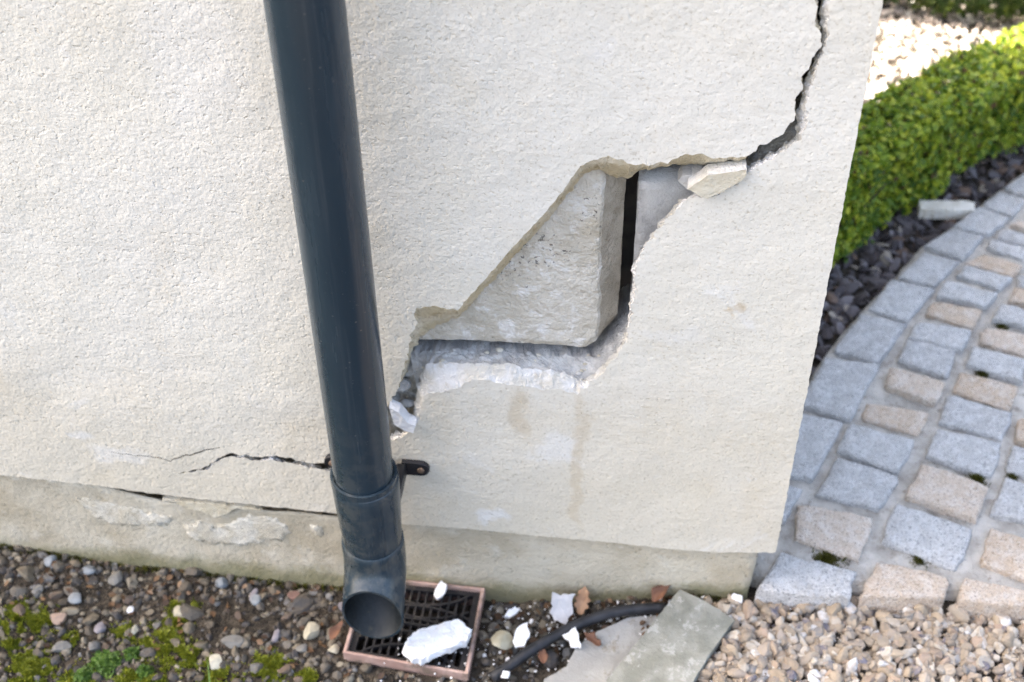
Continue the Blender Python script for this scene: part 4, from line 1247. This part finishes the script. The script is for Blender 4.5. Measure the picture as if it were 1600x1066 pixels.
# pebbles that stand out in the left bed
kinds_p = {0: ((.62, .62, .64), 'small round white pebble'), 1: ((.20, .22, .235), 'smooth blue grey pebble'), 2: ((.30, .22, .17), 'flat pinkish brown stone'), 3: ((.50, .47, .37), 'angular cream stone'), 4: ((.36, .33, .25), 'chunky tan stone'), 5: ((.17, .165, .15), 'long dark grey stone'), 6: ((.20, .185, .20), 'dull mauve grey stone'), 7: ((.17, .10, .08), 'dark red brown stone')}
where = ['right of the middle of the moss', 'at the far left by the plinth foot', 'against the plinth foot left of the downpipe', 'at the left among small gravel', 'above the left weed patch', 'in the soil above the weeds', 'beside the small round white pebble', 'in bare soil right of the moss', 'at the lower moss edge', 'second from the downpipe at the plinth foot', 'leaning by the plinth foot near the pipe', 'just left of the drain', 'left of the drain rim corner', 'in the middle of the left bed', 'close under the plinth on the left', 'flat among the weeds on the left', 'touching the downpipe shoe', 'lying along the plinth near the shoe', 'at the drain rim corner', '', 'in the upper left corner of the bed', 'between moss and drain', 'below the plinth at mid left']
pm = {k_: mat_simple('pebble_tone', tuple(q * .85 for q in c_), tuple(min(.8, q * 1.12) for q in c_), 70, .75, .0012) for k_, (c_, _) in kinds_p.items()}
for a, (x, y, w_, h_, kd) in enumerate(DATA['pebbles']):
    if kd == 9: continue
    x, y = x / 1000, y / 1000
    sx, sy = w_ * .00076, h_ * .00094
    chunk('pebble', (x, y, gz(x, y) + min(sx, sy) * .25 + .002), (sx * 1.15, sy * 1.15, min(sx, sy) * .75), 200 + a, pm[kd], kinds_p[kd][1] + ' ' + where[a], 'pebble', random.uniform(-.4, .4), .15, 3 if kd in (0, 1) else 6, 2 if max(w_, h_) < 20 else 3, 'larger pebbles in the soil bed')

# ------------------------------------------------------------------ moss and weeds
def tufts(name, spots, per, hgt, wid, mat, zf, label, mound=.006):
    pos, tip, wd_ = [], [], []
    for (x, y, r) in spots:
        n_ = int(per * (r / .02) ** 2)
        for _ in range(n_):
            a, q = random.uniform(0, 6.283), abs(random.gauss(0, .5))
            if q > 1.15: continue
            px, py = x + math.cos(a) * q * r, y + math.sin(a) * q * r * 1.0
            c_ = fbm((px, py, 0), 70, 2, 3.0)
            if c_ < -.22 + .30 * q: continue
            z = zf(px, py) + mound * max(0, 1 - q) * (.6 + c_)
            lean = np.array([random.gauss(0, .55), random.gauss(0, .55), 1.0])
            pos.append((px, py, z - .001)); tip.append(lean * hgt * random.uniform(.5, 1.3)); wd_.append(wid * random.uniform(.7, 1.3))
    pos, tip = np.array(pos), np.array(tip); wd_ = np.array(wd_)[:, None]
    ax = rng.normal(size=(len(pos), 3)); ax[:, 2] *= .2; ax /= np.linalg.norm(ax, axis=1)[:, None]
    v = np.stack([pos - ax * wd_ * .4, pos + ax * wd_ * .4, pos + tip * .6 + ax * wd_ * .5, pos + tip, pos + tip * .6 - ax * wd_ * .5], 1).reshape(-1, 3)
    f = [[k_ * 5, k_ * 5 + 1, k_ * 5 + 2, k_ * 5 + 3, k_ * 5 + 4] for k_ in range(len(pos))]
    f = np.array(f)
    o = obj(name, v, f, mat)
    return tag(o, label, kind='stuff')
sp = [(m_[0] / 1000, m_[1] / 1000, m_[2] / 1000 * 1.15) for m_ in DATA['moss']]
sp += [(-.43, -.16, .035), (-.36, -.19, .04), (-.47, -.10, .03), (-.27, -.17, .03), (-.20, -.20, .03), (-.33, -.10, .022)]
tufts('moss', sp, 2100, .0038, .0022, M['moss'], flat_gz, 'yellow green moss cushions on the soil of the left bed', .006)
base_sp = [(x, .004, .010) for x in np.arange(-.55, -.05, .012)] + [(x, .006, .008) for x in np.arange(.36, .45, .01)]
tufts('plinth_moss', base_sp, 260, .005, .0018, M['dark_moss'], flat_gz, 'dark moss along the foot of the plinth', .003)
jz = lambda x, y: SZ - .010
tufts('joint_moss', [(m_[0] / 1000, m_[1] / 1000, m_[2] / 1000 * 1.15) for m_ in DATA['moss_joint']], 900, .006, .002, M['dark_moss'], jz, 'olive moss in gaps between the setts', .003)
# weed: small rounded leaves
pos, nn = [], []
for (x, y, r) in [(m_[0] / 1000, m_[1] / 1000, m_[2] / 1000 * .55) for m_ in DATA['weed']]:
    for _ in range(int(900 * (r / .02) ** 2)):
        a, q = random.uniform(0, 6.283), abs(random.gauss(0, .5))
        if q > 1.1: continue
        px, py = x + math.cos(a) * q * r, y + math.sin(a) * q * r
        pos.append((px, py, gz(px, py) + random.uniform(.001, .012) * (1.2 - q))); nn.append((random.gauss(0, .3), random.gauss(0, .3), 1))
v, f = leaves(np.array(pos), np.array(nn, float), .0052, .5)
o = obj('ground_weed', v, f, M['weed']); tag(o, 'bright green creeping weed in the left bed', kind='stuff')
# one blade of grass
N = 12; v, f = [], []
for a in range(N):
    t = a / (N - 1)
    p = np.array([-.190 - .012 * t ** 2, -.205 + .055 * t, -.02 + .050 * t - .015 * t * t]); hw = .0016 * (1 - t) ** .5
    v += [p + (-hw, 0, 0), p + (hw, 0, 0)]
for a in range(N - 1): f.append((2 * a, 2 * a + 1, 2 * a + 3, 2 * a + 2))
o = obj('grass_blade', np.array(v), np.array(f), M['weed'], loc=(-.190, -.205, -.02)); tag(o, 'single green grass blade left of the drain', 'grass')

# crumbs of plaster and litter scattered below the crack
pts, szs = [], []
for _ in range(420):
    x = random.gauss(.22, .13); y = -abs(random.gauss(0, .075)) + .004
    if not (.0 < x < .55 and y > -.24): continue
    if not clear((x, y), [slab_out, gul]): continue
    pts.append((x, y)); szs.append(min(.007, random.lognormvariate(math.log(.0024), .5)))
stones('plaster_crumbs', pts, szs, M['plaster'], lambda x, y: gz(x, y) + .004, planes=5, sub=1, nvar=8, label='white plaster crumbs scattered below the crack')
pos, nn = [], []
for _ in range(700):
    x, y = random.uniform(-.5, .42), -abs(random.gauss(0, .07)) + .006
    if random.random() > .35 + .65 * smooth(.08, .16, x): continue
    if not clear((x, y), [slab_out, gul]): continue
    pos.append((x, y, gz(x, y) + random.uniform(.003, .009))); nn.append((random.gauss(0, .4), random.gauss(0, .4), 1))
v, f = leaves(np.array(pos), np.array(nn, float), .010, .5)
o = obj('leaf_litter', v, f, mat_leaf('brown_leaf_litter', [(0, (.05, .03, .018)), (.6, (.11, .06, .03)), (1, (.20, .12, .06))], .1)); tag(o, 'brown leaf litter along the foot of the plinth', kind='stuff')

# a few crumbs knocked off the lump onto the grate
pts = [(C['big'][0] + random.gauss(0, .030), C['big'][1] + random.gauss(-.004, .022)) for _ in range(46)]
stones('grate_crumbs', pts, [random.uniform(.0012, .0040) for _ in pts], M['plaster'], lambda x, y: RZ - .006, planes=5, sub=1, nvar=6, label='white plaster crumbs lying on the drain grate')
